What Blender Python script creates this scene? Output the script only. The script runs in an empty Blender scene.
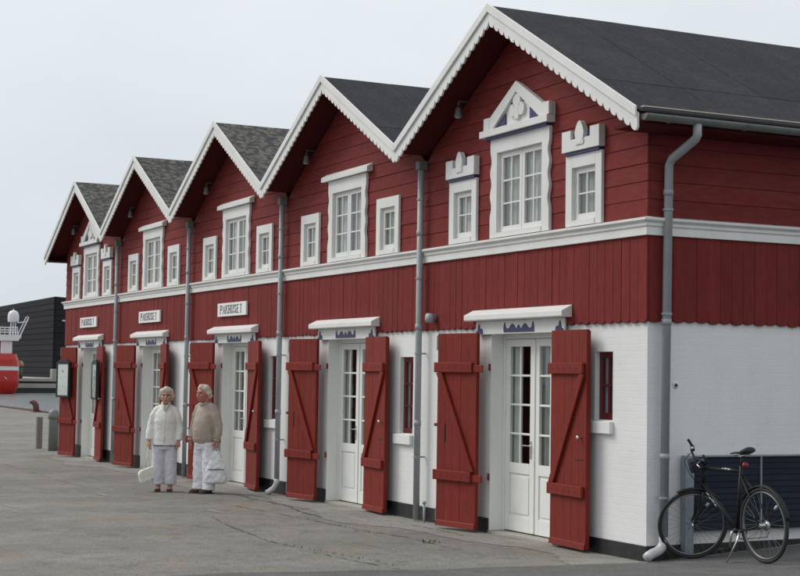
import bpy, math, random
from math import sin, cos, pi, radians, sqrt, atan2
from mathutils import Vector, Matrix
random.seed(7)
SC = bpy.context.scene
COL = SC.collection

# ------------------------------------------------------------------ camera
YAW, PITCH, ROLL = 1.1176, .0559, .0154
fwd = Vector((-sin(YAW)*cos(PITCH), cos(YAW)*cos(PITCH), sin(PITCH)))
right = Vector((cos(YAW), sin(YAW), 0))
up = right.cross(fwd)
r_ = cos(ROLL)*right + sin(ROLL)*up
u_ = -sin(ROLL)*right + cos(ROLL)*up
cam = bpy.data.cameras.new('camera')
cam.sensor_width = 36; cam.sensor_fit = 'HORIZONTAL'; cam.lens = 1533.15/800*36
cam.clip_start = .1; cam.clip_end = 3000
camo = bpy.data.objects.new('camera', cam); COL.objects.link(camo)
CAMLOC = Vector((12.5146, -8.8157, 1.8))
M = Matrix((r_, u_, -fwd)).transposed().to_4x4(); M.translation = CAMLOC
camo.matrix_world = M
SC.camera = camo

# ------------------------------------------------------------------ sky and sun
SUN_DIR = Vector((-.54, -.52, .72)).normalized()       # towards the sun, veiled by thin cloud
w = bpy.data.worlds.new('World'); SC.world = w; w.use_nodes = True
nt = w.node_tree; nt.nodes.clear()
N = nt.nodes.new; L = nt.links.new
out = N('ShaderNodeOutputWorld'); bg = N('ShaderNodeBackground'); bg.inputs['Strength'].default_value = .1
sky = N('ShaderNodeTexSky'); sky.sky_type = 'NISHITA'; sky.sun_disc = False
sky.sun_elevation = math.asin(SUN_DIR.z); sky.sun_rotation = atan2(SUN_DIR.x, SUN_DIR.y)
sky.air_density = 1.2; sky.dust_density = 3.0
tc = N('ShaderNodeTexCoord'); sep = N('ShaderNodeSeparateXYZ'); L(tc.outputs['Generated'], sep.inputs[0])
ramp = N('ShaderNodeValToRGB'); L(sep.outputs['Z'], ramp.inputs[0])
cr = ramp.color_ramp
cr.elements[0].position = 0.0; cr.elements[0].color = (5.1, 5.7, 6.25, 1)
cr.elements[1].position = .30; cr.elements[1].color = (6.95, 7.25, 7.5, 1)
nz = N('ShaderNodeTexNoise'); nz.inputs['Scale'].default_value = 2.4; nz.inputs['Detail'].default_value = 6; nz.inputs['Roughness'].default_value = .5
mp = N('ShaderNodeMapping'); mp.inputs['Scale'].default_value = (1, 1, 2.2); mp.inputs['Location'].default_value = (.35, .1, 0)
L(tc.outputs['Generated'], mp.inputs[0]); L(mp.outputs[0], nz.inputs[0])
mr = N('ShaderNodeMapRange'); mr.inputs['From Min'].default_value = .3; mr.inputs['From Max'].default_value = .7
mr.inputs['To Min'].default_value = .90; mr.inputs['To Max'].default_value = 1.08; L(nz.outputs['Fac'], mr.inputs[0])
mul = N('ShaderNodeVectorMath'); mul.operation = 'SCALE'; L(ramp.outputs[0], mul.inputs[0]); L(mr.outputs[0], mul.inputs['Scale'])
mix = N('ShaderNodeMix'); mix.data_type = 'RGBA'; mix.inputs['Factor'].default_value = .9
L(sky.outputs[0], mix.inputs['A']); L(mul.outputs[0], mix.inputs['B'])
L(mix.outputs['Result'], bg.inputs['Color']); L(bg.outputs[0], out.inputs[0])
sl = bpy.data.lights.new('sun', 'SUN'); sl.energy = 1.5; sl.angle = radians(28); sl.color = (1, .96, .9)
so = bpy.data.objects.new('sun', sl); COL.objects.link(so)
so.rotation_euler = (-SUN_DIR).to_track_quat('-Z', 'Y').to_euler(); so.location = (0, -10, 30)
vs = SC.view_settings; vs.view_transform = 'Standard'; vs.look = 'None'; vs.gamma = 1; vs.use_curve_mapping = False
vs.exposure = .32
SC.cycles.filter_width = 1.6

# ------------------------------------------------------------------ materials
def mat(name, col, rough=.6, metal=0, var=.0, nscale=4., ncol=None, nfac=.0, bump=0., bscale=60., spec=.5, rnd=0., stretch=(1, 1, 1), det=6., lo=.42, hi=.66, chip=None):
    """procedural Principled: base colour, object-random value shift, noise-driven second colour, fine bump"""
    m = bpy.data.materials.new(name); m.use_nodes = True
    t = m.node_tree; b = t.nodes['Principled BSDF']
    n = t.nodes.new; l = t.links.new
    b.inputs['Roughness'].default_value = rough; b.inputs['Metallic'].default_value = metal
    b.inputs['Specular IOR Level'].default_value = spec
    co = n('ShaderNodeTexCoord'); geo = n('ShaderNodeNewGeometry')
    mpn = n('ShaderNodeMapping'); mpn.inputs['Scale'].default_value = stretch; l(geo.outputs['Position'], mpn.inputs[0])
    base = n('ShaderNodeRGB'); base.outputs[0].default_value = (*col, 1)
    c = base.outputs[0]
    if nfac > 0:
        nn = n('ShaderNodeTexNoise'); nn.inputs['Scale'].default_value = nscale; nn.inputs['Detail'].default_value = det; nn.inputs['Roughness'].default_value = .62
        l(mpn.outputs[0], nn.inputs[0])
        rm = n('ShaderNodeMapRange'); rm.inputs['From Min'].default_value = lo; rm.inputs['From Max'].default_value = hi; rm.inputs['To Max'].default_value = nfac
        l(nn.outputs['Fac'], rm.inputs[0])
        mx = n('ShaderNodeMix'); mx.data_type = 'RGBA'; l(rm.outputs[0], mx.inputs['Factor']); l(c, mx.inputs['A'])
        mx.inputs['B'].default_value = (*(ncol or [v*.6 for v in col]), 1); c = mx.outputs['Result']
    if var > 0:
        n2 = n('ShaderNodeTexNoise'); n2.inputs['Scale'].default_value = 23; n2.inputs['Detail'].default_value = 8; l(mpn.outputs[0], n2.inputs[0])
        r2 = n('ShaderNodeMapRange'); r2.inputs['To Min'].default_value = 1-var; r2.inputs['To Max'].default_value = 1+var; l(n2.outputs['Fac'], r2.inputs[0])
        s2 = n('ShaderNodeVectorMath'); s2.operation = 'SCALE'; l(c, s2.inputs[0]); l(r2.outputs[0], s2.inputs['Scale']); c = s2.outputs[0]
    if rnd > 0:
        oi = n('ShaderNodeObjectInfo'); r3 = n('ShaderNodeMapRange'); r3.inputs['To Min'].default_value = 1-rnd; r3.inputs['To Max'].default_value = 1+rnd
        l(oi.outputs['Random'], r3.inputs[0])
        s3 = n('ShaderNodeVectorMath'); s3.operation = 'SCALE'; l(c, s3.inputs[0]); l(r3.outputs[0], s3.inputs['Scale']); c = s3.outputs[0]
    if chip:
        n5 = n('ShaderNodeTexNoise'); n5.inputs['Scale'].default_value = 17; n5.inputs['Detail'].default_value = 9; n5.inputs['Roughness'].default_value = .75; l(geo.outputs['Position'], n5.inputs[0])
        r5 = n('ShaderNodeMapRange'); r5.inputs['From Min'].default_value = .70; r5.inputs['From Max'].default_value = .74; r5.inputs['To Max'].default_value = .8; l(n5.outputs['Fac'], r5.inputs[0])
        m5 = n('ShaderNodeMix'); m5.data_type = 'RGBA'; l(r5.outputs[0], m5.inputs['Factor']); l(c, m5.inputs['A']); m5.inputs['B'].default_value = (*chip, 1); c = m5.outputs['Result']
    l(c, b.inputs['Base Color'])
    if bump > 0:
        n4 = n('ShaderNodeTexNoise'); n4.inputs['Scale'].default_value = bscale; n4.inputs['Detail'].default_value = 6; l(mpn.outputs[0], n4.inputs[0])
        bp = n('ShaderNodeBump'); bp.inputs['Strength'].default_value = 1; bp.inputs['Distance'].default_value = bump; l(n4.outputs['Fac'], bp.inputs['Height']); l(bp.outputs[0], b.inputs['Normal'])
    return m

MT = {}
MT['red'] = mat('red_paint', (.175, .0255, .0225), .7, var=.34, nscale=1.3, nfac=.5, ncol=(.142, .023, .021), bump=.0015, bscale=30, rnd=.07, spec=.14, chip=(.20, .075, .06), stretch=(1, 1, .25))
MT['redh'] = mat('red_paint_clapboard', (.170, .0265, .0245), .7, var=.34, nscale=1.5, nfac=.5, ncol=(.192, .040, .037), bump=.0015, bscale=30, rnd=.06, spec=.14, chip=(.22, .08, .065), stretch=(.3, .3, 1))
MT['shut'] = mat('red_paint_shutter', (.190, .022, .014), .6, var=.32, nscale=2.2, nfac=.5, ncol=(.15, .019, .013), bump=.001, bscale=40, rnd=.06, spec=.2, chip=(.22, .10, .08), stretch=(1, 1, .3))
MT['soffit'] = mat('shaded_red_soffit', (.075, .013, .012), .8, var=.2, rnd=.1, spec=.1)  # dark red, lowered further to put the shade under the gables into the colour
MT['white'] = mat('white_paint', (.72, .72, .70), .55, var=.05, nscale=2.5, nfac=.35, ncol=(.58, .58, .55), bump=.0006, spec=.35, stretch=(1, 1, .5), chip=(.38, .36, .33))
MT['doorw'] = mat('white_door_paint', (.77, .775, .74), .45, var=.04, nscale=2, nfac=.3, ncol=(.70, .705, .67), spec=.4)
MT['trimshade'] = MT['white']
MT['blue'] = mat('blue_paint', (.03, .03, .11), .5, var=.1)
MT['plinth'] = mat('black_tar', (.013, .012, .014), .5, var=.3, nscale=5, nfac=.5, ncol=(.035, .032, .03), bump=.004, bscale=25)
MT['felt'] = mat('roofing_felt', (.038, .038, .045), .9, var=.5, nscale=2.2, nfac=.6, ncol=(.056, .055, .061), bump=.006, bscale=150, rnd=.05, spec=.12, stretch=(.5, 1, 1))
MT['lichen'] = mat('weathered_felt', (.05, .05, .053), .9, var=.6, nscale=9, nfac=.75, ncol=(.20, .185, .15), bump=.006, bscale=60, rnd=.1, spec=.2, det=14, lo=.44, hi=.62)
MT['zinc'] = mat('zinc', (.33, .35, .36), .55, .1, var=.12, nscale=3, nfac=.5, ncol=(.26, .28, .29), spec=.4)
MT['zincdark'] = mat('dull_zinc', (.14, .155, .15), .6, .3, var=.12, nscale=3, nfac=.5, ncol=(.2, .21, .2))
MT['shoe'] = mat('new_zinc', (.50, .51, .52), .5, .2, var=.05)
MT['drip'] = mat('cream_drip_edge', (.52, .47, .39), .6, var=.1)
MT['iron'] = mat('dark_iron', (.03, .03, .032), .5, .6, var=.2)
MT['steel'] = mat('steel', (.6, .6, .6), .25, 1)
MT['dark'] = mat('dark_interior', (.02, .019, .018), .9)
MT['floorin'] = mat('interior_floor', (.12, .09, .06), .7)
MT['curtain'] = mat('curtain', (.56, .56, .55), .9, var=.06, nscale=7, nfac=.8, ncol=(.26, .26, .26), stretch=(3, 3, .12), rnd=.25)  # dark vertical streaks put the shade of the folds into the colour
MT['redframe'] = mat('dark_red_window', (.12, .012, .016), .4, var=.1)
MT['sign'] = mat('sign_white', (.78, .78, .77), .4, var=.03)
MT['ink'] = mat('ink', (.03, .03, .045), .6)
MT['navy'] = mat('navy_slats', (.015, .021, .034), .6, var=.2, nscale=3, nfac=.4, ncol=(.010, .015, .027), rnd=.2, spec=.15)
MT['greymetal'] = mat('grey_frame', (.25, .29, .32), .5, .2, var=.15, nscale=5, nfac=.5, ncol=(.18, .2, .22))
MT['brackgreen'] = mat('bollard_paint', (.17, .18, .175), .5, .1, var=.2, nscale=6, nfac=.6, ncol=(.2, .21, .2))
MT['timber'] = mat('weathered_timber', (.20, .175, .15), .85, var=.25, nscale=4, nfac=.5, ncol=(.13, .1, .08), stretch=(1, 1, .2))
MT['quay'] = mat('quay_timber', (.10, .065, .055), .85, var=.2)
MT['hook'] = mat('mooring_red', (.09, .02, .022), .5, var=.2)
MT['conc'] = mat('concrete', (.36, .34, .30), .9, var=.2, nscale=.4, nfac=.5, ncol=(.25, .24, .22), bump=.004)
MT['blackwall'] = mat('black_cladding', (.016, .016, .019), .8, 0, spec=.1, var=.12, nscale=.15, nfac=.5, ncol=(.020, .020, .024), rnd=.18)
MT['shipred'] = mat('ship_red', (.48, .022, .014), .35, var=.12, nscale=.6, nfac=.4, ncol=(.35, .02, .015))
MT['shipwhite'] = mat('ship_white', (.72, .73, .74), .4, var=.06, nscale=1, nfac=.3, ncol=(.6, .6, .58))
MT['green'] = mat('green_post', (.06, .11, .06), .6, var=.2)
MT['yellow'] = mat('yellow_cap', (.4, .28, .1), .6, var=.2)
MT['tyre'] = mat('rubber', (.016, .016, .017), .7)
MT['bframe'] = mat('black_bike_paint', (.010, .010, .011), .5, spec=.3)
MT['bwhite'] = mat('bike_decal', (.55, .56, .58), .4)
MT['rim'] = mat('alloy_rim', (.20, .20, .21), .4, .7)
MT['redlens'] = mat('red_lens', (.20, .008, .012), .35)
MT['skin'] = mat('skin', (.50, .27, .20), .5, var=.08, nscale=9, nfac=.4, ncol=(.42, .16, .12))
MT['skinman'] = mat('ruddy_skin', (.45, .18, .13), .5, var=.08, nscale=9, nfac=.4, ncol=(.36, .10, .08))
MT['hair'] = mat('grey_hair', (.60, .57, .50), .7, var=.3, nscale=25, nfac=.6, ncol=(.3, .26, .2), bump=.004, bscale=90)
MT['hairman'] = mat('fair_grey_hair', (.60, .55, .46), .7, var=.3, nscale=25, nfac=.6, ncol=(.36, .28, .2), bump=.004, bscale=90)
MT['jacket'] = mat('cream_jacket', (.74, .73, .69), .8, var=.06, bump=.002, bscale=70)
MT['collar'] = mat('pale_green_shirt', (.56, .59, .52), .8)
MT['lilac'] = mat('lilac_cotton', (.60, .575, .64), .8, var=.06, bump=.002, bscale=70)
MT['whitec'] = mat('white_cotton', (.72, .71, .74), .8, var=.06, bump=.002, bscale=70)
MT['beige'] = mat('beige_knit', (.40, .33, .28), .9, var=.12, bump=.003, bscale=160)
MT['navycloth'] = mat('navy_cloth', (.02, .02, .035), .9)
MT['shoebrown'] = mat('brown_leather', (.055, .03, .025), .5)
MT['bag'] = mat('cream_bag', (.74, .73, .66), .5, var=.05)
MT['plastic'] = mat('white_plastic_bag', (.74, .75, .76), .35, var=.05, nscale=14, nfac=.4, ncol=(.5, .51, .53), bump=.006, bscale=22)
MT['moss'] = mat('moss_dirt', (.075, .072, .05), .95, var=.4, nscale=7, nfac=1., ncol=(.19, .18, .16))
MT['weed'] = mat('weed', (.06, .10, .03), .8, var=.3)
MT['crack'] = mat('crack_dirt', (.10, .088, .07), .95, var=.3)
MT['chalk'] = mat('faded_white_line', (.265, .255, .235), .9, var=.3, nscale=5, nfac=1., ncol=(.20, .19, .17))

def glass_mat():
    m = bpy.data.materials.new('window_glass'); m.use_nodes = True
    t = m.node_tree; t.nodes.clear(); n = t.nodes.new; l = t.links.new
    o = n('ShaderNodeOutputMaterial'); mx = n('ShaderNodeMixShader'); tr = n('ShaderNodeBsdfTransparent'); gl = n('ShaderNodeBsdfGlossy')
    tr.inputs[0].default_value = (.95, .97, .96, 1); gl.inputs['Roughness'].default_value = .02
    lw = n('ShaderNodeLayerWeight'); pw = n('ShaderNodeMath'); pw.operation = 'POWER'; pw.inputs[1].default_value = 5; l(lw.outputs['Facing'], pw.inputs[0])
    lw.inputs['Blend'].default_value = .5
    fr = n('ShaderNodeMath'); fr.operation = 'MULTIPLY_ADD'; fr.inputs[1].default_value = .96; fr.inputs[2].default_value = .04; l(pw.outputs[0], fr.inputs[0])
    nn = n('ShaderNodeTexNoise'); nn.inputs['Scale'].default_value = 3; bp = n('ShaderNodeBump'); bp.inputs['Distance'].default_value = .01; bp.inputs['Strength'].default_value = .4
    geo = n('ShaderNodeNewGeometry'); l(geo.outputs['Position'], nn.inputs[0]); l(nn.outputs['Fac'], bp.inputs['Height']); l(bp.outputs[0], gl.inputs['Normal'])
    l(fr.outputs[0], mx.inputs[0]); l(tr.outputs[0], mx.inputs[1]); l(gl.outputs[0], mx.inputs[2]); l(mx.outputs[0], o.inputs[0])
    return m
MT['glass'] = glass_mat()

def masonry_mat():
    m = mat('limewashed_brick', (.74, .74, .735), .8, var=.05, nscale=1.1, nfac=.5, ncol=(.66, .66, .635), spec=.3)
    t = m.node_tree; b = t.nodes['Principled BSDF']; n = t.nodes.new; l = t.links.new
    geo = n('ShaderNodeNewGeometry'); sp = n('ShaderNodeSeparateXYZ'); l(geo.outputs['Position'], sp.inputs[0])
    prev = b.inputs['Base Color'].links[0].from_socket
    st = n('ShaderNodeTexNoise'); st.inputs['Scale'].default_value = 9; st.inputs['Detail'].default_value = 10; st.inputs['Roughness'].default_value = .7; l(geo.outputs['Position'], st.inputs[0])
    sm_ = n('ShaderNodeMapRange'); sm_.inputs['From Min'].default_value = .60; sm_.inputs['From Max'].default_value = .74; sm_.inputs['To Max'].default_value = .45; l(st.outputs['Fac'], sm_.inputs[0])
    sx = n('ShaderNodeMix'); sx.data_type = 'RGBA'; l(sm_.outputs[0], sx.inputs['Factor']); l(prev, sx.inputs['A']); sx.inputs['B'].default_value = (.42, .40, .36, 1); l(sx.outputs['Result'], b.inputs['Base Color'])
    ad = n('ShaderNodeMath'); ad.operation = 'SUBTRACT'; l(sp.outputs['X'], ad.inputs[0]); l(sp.outputs['Y'], ad.inputs[1])
    cb = n('ShaderNodeCombineXYZ'); l(ad.outputs[0], cb.inputs[0]); l(sp.outputs['Z'], cb.inputs[1])
    nw = n('ShaderNodeTexNoise'); nw.inputs['Scale'].default_value = 5; l(geo.outputs['Position'], nw.inputs[0])
    va = n('ShaderNodeVectorMath'); va.operation = 'SCALE'; va.inputs['Scale'].default_value = .012; l(nw.outputs['Color'], va.inputs[0]); va.inputs['Scale'].default_value = .03
    vb = n('ShaderNodeVectorMath'); l(cb.outputs[0], vb.inputs[0]); l(va.outputs[0], vb.inputs[1])
    br = n('ShaderNodeTexBrick'); br.inputs['Scale'].default_value = 1; br.inputs['Brick Width'].default_value = .24; br.inputs['Row Height'].default_value = .067
    br.inputs['Mortar Size'].default_value = .008; br.inputs['Mortar Smooth'].default_value = 1
    br.inputs['Color1'].default_value = (1, 1, 1, 1); br.inputs['Color2'].default_value = (.8, .8, .8, 1); br.inputs['Mortar'].default_value = (0, 0, 0, 1)
    l(vb.outputs[0], br.inputs[0])
    nf = n('ShaderNodeTexNoise'); nf.inputs['Scale'].default_value = 40; nf.inputs['Detail'].default_value = 4; l(geo.outputs['Position'], nf.inputs[0])
    mm = n('ShaderNodeMath'); mm.operation = 'MULTIPLY_ADD'; l(nf.outputs['Fac'], mm.inputs[0]); mm.inputs[1].default_value = .8; l(br.outputs['Color'], mm.inputs[2])
    bp = n('ShaderNodeBump'); bp.inputs['Strength'].default_value = .5; bp.inputs['Distance'].default_value = .0013; l(mm.outputs[0], bp.inputs['Height']); l(bp.outputs[0], b.inputs['Normal'])
    return m
MT['masonry'] = masonry_mat()

def yard_mat(name, base, second, third, rough):
    m = bpy.data.materials.new(name); m.use_nodes = True
    t = m.node_tree; b = t.nodes['Principled BSDF']; n = t.nodes.new; l = t.links.new
    b.inputs['Roughness'].default_value = rough; b.inputs['Specular IOR Level'].default_value = .3
    geo = n('ShaderNodeNewGeometry')
    def noise(s, d=8, st=(1, 1, 1), off=(0, 0, 0)):
        mpn = n('ShaderNodeMapping'); mpn.inputs['Scale'].default_value = st; mpn.inputs['Location'].default_value = off; l(geo.outputs['Position'], mpn.inputs[0])
        q = n('ShaderNodeTexNoise'); q.inputs['Scale'].default_value = s; q.inputs['Detail'].default_value = d; q.inputs['Roughness'].default_value = .65; l(mpn.outputs[0], q.inputs[0]); return q.outputs['Fac']
    def mixc(f, lo, hi, a, bcol, amt=1):
        r = n('ShaderNodeMapRange'); r.inputs['From Min'].default_value = lo; r.inputs['From Max'].default_value = hi; r.inputs['To Max'].default_value = amt; l(f, r.inputs[0])
        x = n('ShaderNodeMix'); x.data_type = 'RGBA'; l(r.outputs[0], x.inputs['Factor']); l(a, x.inputs['A'])
        x.inputs['B'].default_value = (*bcol, 1); return x.outputs['Result']
    rg = n('ShaderNodeRGB'); rg.outputs[0].default_value = (*base, 1)
    c = mixc(noise(.55, 9, (1, .6, 1)), .45, .62, rg.outputs[0], second, .9)
    c = mixc(noise(.9, 9, (.6, 1, 1), (7, 3, 0)), .53, .66, c, third, .75)
    c = mixc(noise(3.2, 10, (1, 1, 1), (1, 9, 0)), .52, .70, c, [v*.58 for v in base], .65)
    c = mixc(noise(1.6, 12, (.5, 1.6, 1), (4, 2, 0)), .56, .70, c, [min(v*1.35, 1) for v in base], .6)
    fine = noise(38, 6)
    r2 = n('ShaderNodeMapRange'); r2.inputs['From Min'].default_value = .3; r2.inputs['From Max'].default_value = .7; r2.inputs['To Min'].default_value = .66; r2.inputs['To Max'].default_value = 1.34; l(fine, r2.inputs[0])
    s2 = n('ShaderNodeVectorMath'); s2.operation = 'SCALE'; l(c, s2.inputs[0]); l(r2.outputs[0], s2.inputs['Scale'])
    l(s2.outputs[0], b.inputs['Base Color'])
    bp = n('ShaderNodeBump'); bp.inputs['Strength'].default_value = 1; bp.inputs['Distance'].default_value = .006; l(fine, bp.inputs['Height'])
    bp2 = n('ShaderNodeBump'); bp2.inputs['Strength'].default_value = 1; bp2.inputs['Distance'].default_value = .03; l(noise(2.5, 4), bp2.inputs['Height']); l(bp.outputs[0], bp2.inputs['Normal']); l(bp2.outputs[0], b.inputs['Normal'])
    return m
MT['yard'] = yard_mat('yard_concrete', (.178, .171, .156), (.240, .231, .211), (.226, .192, .150), .92)
MT['road'] = yard_mat('asphalt', (.105, .105, .105), (.125, .125, .122), (.15, .145, .135), .88)
MT['slab'] = yard_mat('pale_concrete', (.225, .216, .195), (.285, .275, .25), (.19, .17, .14), .9)

def water_mat():
    m = mat('harbour_water', (.10, .12, .125), .25, spec=1)
    t = m.node_tree; b = t.nodes['Principled BSDF']; n = t.nodes.new; l = t.links.new
    geo = n('ShaderNodeNewGeometry'); mpn = n('ShaderNodeMapping'); mpn.inputs['Scale'].default_value = (1, .5, 1); l(geo.outputs['Position'], mpn.inputs[0])
    q = n('ShaderNodeTexNoise'); q.inputs['Scale'].default_value = 1.1; q.inputs['Detail'].default_value = 6; l(mpn.outputs[0], q.inputs[0])
    bp = n('ShaderNodeBump'); bp.inputs['Distance'].default_value = 2.5; bp.inputs['Strength'].default_value = 1; l(q.outputs['Fac'], bp.inputs['Height']); l(bp.outputs[0], b.inputs['Normal'])
    return m
MT['water'] = water_mat()

# ------------------------------------------------------------------ mesh helpers
class MB:
    def __init__(s): s.v = []; s.f = []
    def add(s, vs, fs):
        o = len(s.v); s.v += [tuple(p) for p in vs]; s.f += [tuple(i+o for i in q) for q in fs]; return s
    def box(s, x0, x1, y0, y1, z0, z1):
        return s.add([(x0,y0,z0),(x1,y0,z0),(x1,y1,z0),(x0,y1,z0),(x0,y0,z1),(x1,y0,z1),(x1,y1,z1),(x0,y1,z1)],
                     [(3,2,1,0),(4,5,6,7),(0,1,5,4),(1,2,6,5),(2,3,7,6),(3,0,4,7)])
    def prism(s, pts, a, b, plane='XZ'):
        n = len(pts)
        def P(p, d): return (p[0], d, p[1]) if plane == 'XZ' else ((d, p[0], p[1]) if plane == 'YZ' else (p[0], p[1], d))
        return s.add([P(p, a) for p in pts]+[P(p, b) for p in pts],
                     [tuple(range(n)), tuple(range(2*n-1, n-1, -1))]+[(i, i+n, (i+1) % n+n, (i+1) % n) for i in range(n)])
    def tube(s, path, r, n=10, cap=True, closed=False, squash=None):
        path = [Vector(p) for p in path]; m = len(path)
        rs = r if isinstance(r, (list, tuple)) else [r]*m
        vs = []; ref = None
        for i, p in enumerate(path):
            if closed: t = path[(i+1) % m]-path[i-1]
            else: t = path[min(i+1, m-1)]-path[max(i-1, 0)]
            t.normalize()
            if ref is None:
                ref = Vector((0, 0, 1)) if abs(t.z) < .9 else Vector((0, 1, 0))
                ref = (ref-t*ref.dot(t)).normalized()
            else:
                ref = (ref-t*ref.dot(t)).normalized()
            b = t.cross(ref)
            sq = squash or (1, 1)
            for k in range(n):
                a = 2*pi*k/n; vs.append(p+ref*cos(a)*rs[i]*sq[0]+b*sin(a)*rs[i]*sq[1])
        fs = []
        for i in range(m if closed else m-1):
            j = (i+1) % m
            for k in range(n):
                fs.append((i*n+k, i*n+(k+1) % n, j*n+(k+1) % n, j*n+k))
        if cap and not closed: fs += [tuple(range(n-1, -1, -1)), tuple(range((m-1)*n, m*n))]
        return s.add(vs, fs)
    def lathe(s, prof, c=(0, 0, 0), n=20):
        vs = []; fs = []; m = len(prof)
        for r, z in prof:
            for k in range(n):
                a = 2*pi*k/n; vs.append((c[0]+r*cos(a), c[1]+r*sin(a), c[2]+z))
        for i in range(m-1):
            for k in range(n): fs.append((i*n+k, i*n+(k+1) % n, (i+1)*n+(k+1) % n, (i+1)*n+k))
        fs += [tuple(range(n-1, -1, -1)), tuple(range((m-1)*n, m*n))]
        return s.add(vs, fs)
    def rings(s, rings, n=18):
        """rings: (cx, cy, z, rx, ry) horizontal ellipses"""
        vs = []; fs = []; m = len(rings)
        for cx, cy, z, rx, ry in rings:
            for k in range(n):
                a = 2*pi*k/n; vs.append((cx+rx*cos(a), cy+ry*sin(a), z))
        for i in range(m-1):
            for k in range(n): fs.append((i*n+k, i*n+(k+1) % n, (i+1)*n+(k+1) % n, (i+1)*n+k))
        fs += [tuple(range(n-1, -1, -1)), tuple(range((m-1)*n, m*n))]
        return s.add(vs, fs)
    def ell(s, c, r, n=14, m=9):
        R = []
        for i in range(m+1):
            a = -pi/2+pi*i/m; R.append((c[0], c[1], c[2]+r[2]*sin(a), max(r[0]*cos(a), 1e-4), max(r[1]*cos(a), 1e-4)))
        return s.rings(R, n)
    def xform(s, mtx): s.v = [tuple(mtx @ Vector(p)) for p in s.v]; return s
    def mesh(s, name, m=None, smooth=False):
        me = bpy.data.meshes.new(name); me.from_pydata(s.v, [], s.f); me.validate()
        if m: me.materials.append(MT[m])
        if smooth:
            me.polygons.foreach_set('use_smooth', [True]*len(me.polygons))
        me.update(); return me
    def build(s, name, m, parent=None, smooth=False, bevel=0., loc=None):
        return obj(name, s.mesh(name, m, smooth), parent, bevel, loc)

def obj(name, me, parent=None, bevel=0., loc=None):
    o = bpy.data.objects.new(name, me); COL.objects.link(o)
    if parent: o.parent = parent
    if loc: o.location = loc
    if bevel:
        b = o.modifiers.new('bevel', 'BEVEL'); b.width = bevel; b.segments = 2; b.limit_method = 'ANGLE'; b.angle_limit = radians(40)
    return o
def box(name, m, parent, x0, x1, y0, y1, z0, z1, bevel=0.):
    return MB().box(x0, x1, y0, y1, z0, z1).build(name, m, parent, bevel=bevel)
def empty(name, loc=(0, 0, 0), rz=0):
    o = bpy.data.objects.new(name, None); COL.objects.link(o); o.location = loc; o.rotation_euler = (0, 0, rz); o.empty_display_size = .2; return o
def tag(o, label=None, cat=None, group=None, kind=None):
    if label: o['label'] = label
    if cat: o['category'] = cat
    if group: o['group'] = group
    if kind: o['kind'] = kind
    return o
def sst(a, b, x):
    t = min(max((x-a)/(b-a), 0), 1); return t*t*(3-2*t)
def gh(x, y):
    """height of the yard"""
    z = .009*max(min(x, 0), -24.4)
    z += .07*min(max(x, 0), 2.2) + .06*min(max(y, 0), 3)*sst(-2, 0, x)
    return z

# ------------------------------------------------------------------ setting: yard, road, water, far quay
xs = [-420, -250, -150, -100, -75, -60, -50, -40, -32, -28, -24.4]+[-24+.5*i for i in range(47)]+[-.5+.25*i for i in range(15)]+[3.5, 5, 8, 14, 25, 60, 120]
ys = [-160, -80, -40, -25, -18, -14]+[-12+.5*i for i in range(24)]+[0, .25, .5, .75, 1, 1.5, 2, 2.5, 3, 4, 5, 6, 7.4]
xs = sorted(set(xs)); vs = []; fs = []
for x in xs:
    for y in ys: vs.append((x, y, gh(x, y)))
ny = len(ys)
for i in range(len(xs)-1):
    for j in range(ny-1): fs.append((i*ny+j, (i+1)*ny+j, (i+1)*ny+j+1, i*ny+j+1))
g = MB().add(vs, fs).build('ground', 'yard', None, True); tag(g, 'grey weathered concrete harbour yard with stains and cracks', kind='structure')
# asphalt road running past the end wall of the building
vs = []; fs = []
ry = [-160, -60, -25, -15]+[-10+.25*i for i in range(72)]
rxo = [0, .1, .3, .6, 1, 1.5, 2, 2.6, 3.5, 6, 12, 30]
def road_edge(y):
    return (.12+.16*(y+.2) if y > -6 else -.81+.01*(y+6)) + .05*sin(y*2.1)+.03*sin(y*5.3+1) if y < -.2 else .16
for y in ry:
    for d in rxo:
        x = road_edge(y)+d; vs.append((x, y, gh(x, y)+.006))
nx = len(rxo)
for i in range(len(ry)-1):
    for j in range(nx-1): fs.append((i*nx+j, i*nx+j+1, (i+1)*nx+j+1, (i+1)*nx+j))
rd = MB().add(vs, fs).build('road', 'road', None, True); tag(rd, 'dark asphalt road beside the end wall', kind='structure')
wt = MB().add([(-600, 7.3, -1.7), (250, 7.3, -1.7), (250, 400, -1.7), (-600, 400, -1.7)], [(0, 1, 2, 3)]).build('water', 'water'); tag(wt, 'pale rippled harbour water', kind='structure')
qw = MB()
qw.box(-420, 120, 7.38, 7.75, -3, -.9)
qw.build('quay_wall', 'conc')['kind'] = 'structure'
q = MB().box(-420, 120, 7.35, 7.62, -.9, -.14).build('quay_edge_beam', 'quay'); tag(q, 'dark timber beam along the near quay edge', kind='structure')
fq = empty('far_quay'); tag(fq, 'pale concrete quay across the water', kind='structure')
A = Vector((-202.6, 34.7, 0)); B = Vector((-207.3, 44.7, 0)); dq = (B-A).normalized(); nq = Vector((-dq.y, dq.x, 0))
if nq.x > 0: nq = -nq
def strip(d0, d1, a, b, z0, z1):
    P = [A+dq*a+nq*d0, A+dq*b+nq*d0, A+dq*b+nq*d1, A+dq*a+nq*d1]
    return MB().add([(p.x, p.y, z0) for p in P]+[(p.x, p.y, z1) for p in P], [(3,2,1,0),(4,5,6,7),(0,1,5,4),(1,2,6,5),(2,3,7,6),(3,0,4,7)])
strip(0, 260, -27, 300, -3, -1.0).build('quay_wall', 'plinth', fq)
strip(-.4, 259, -27, 299, -.98, -.35).build('fender_beam', 'conc', fq)
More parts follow.
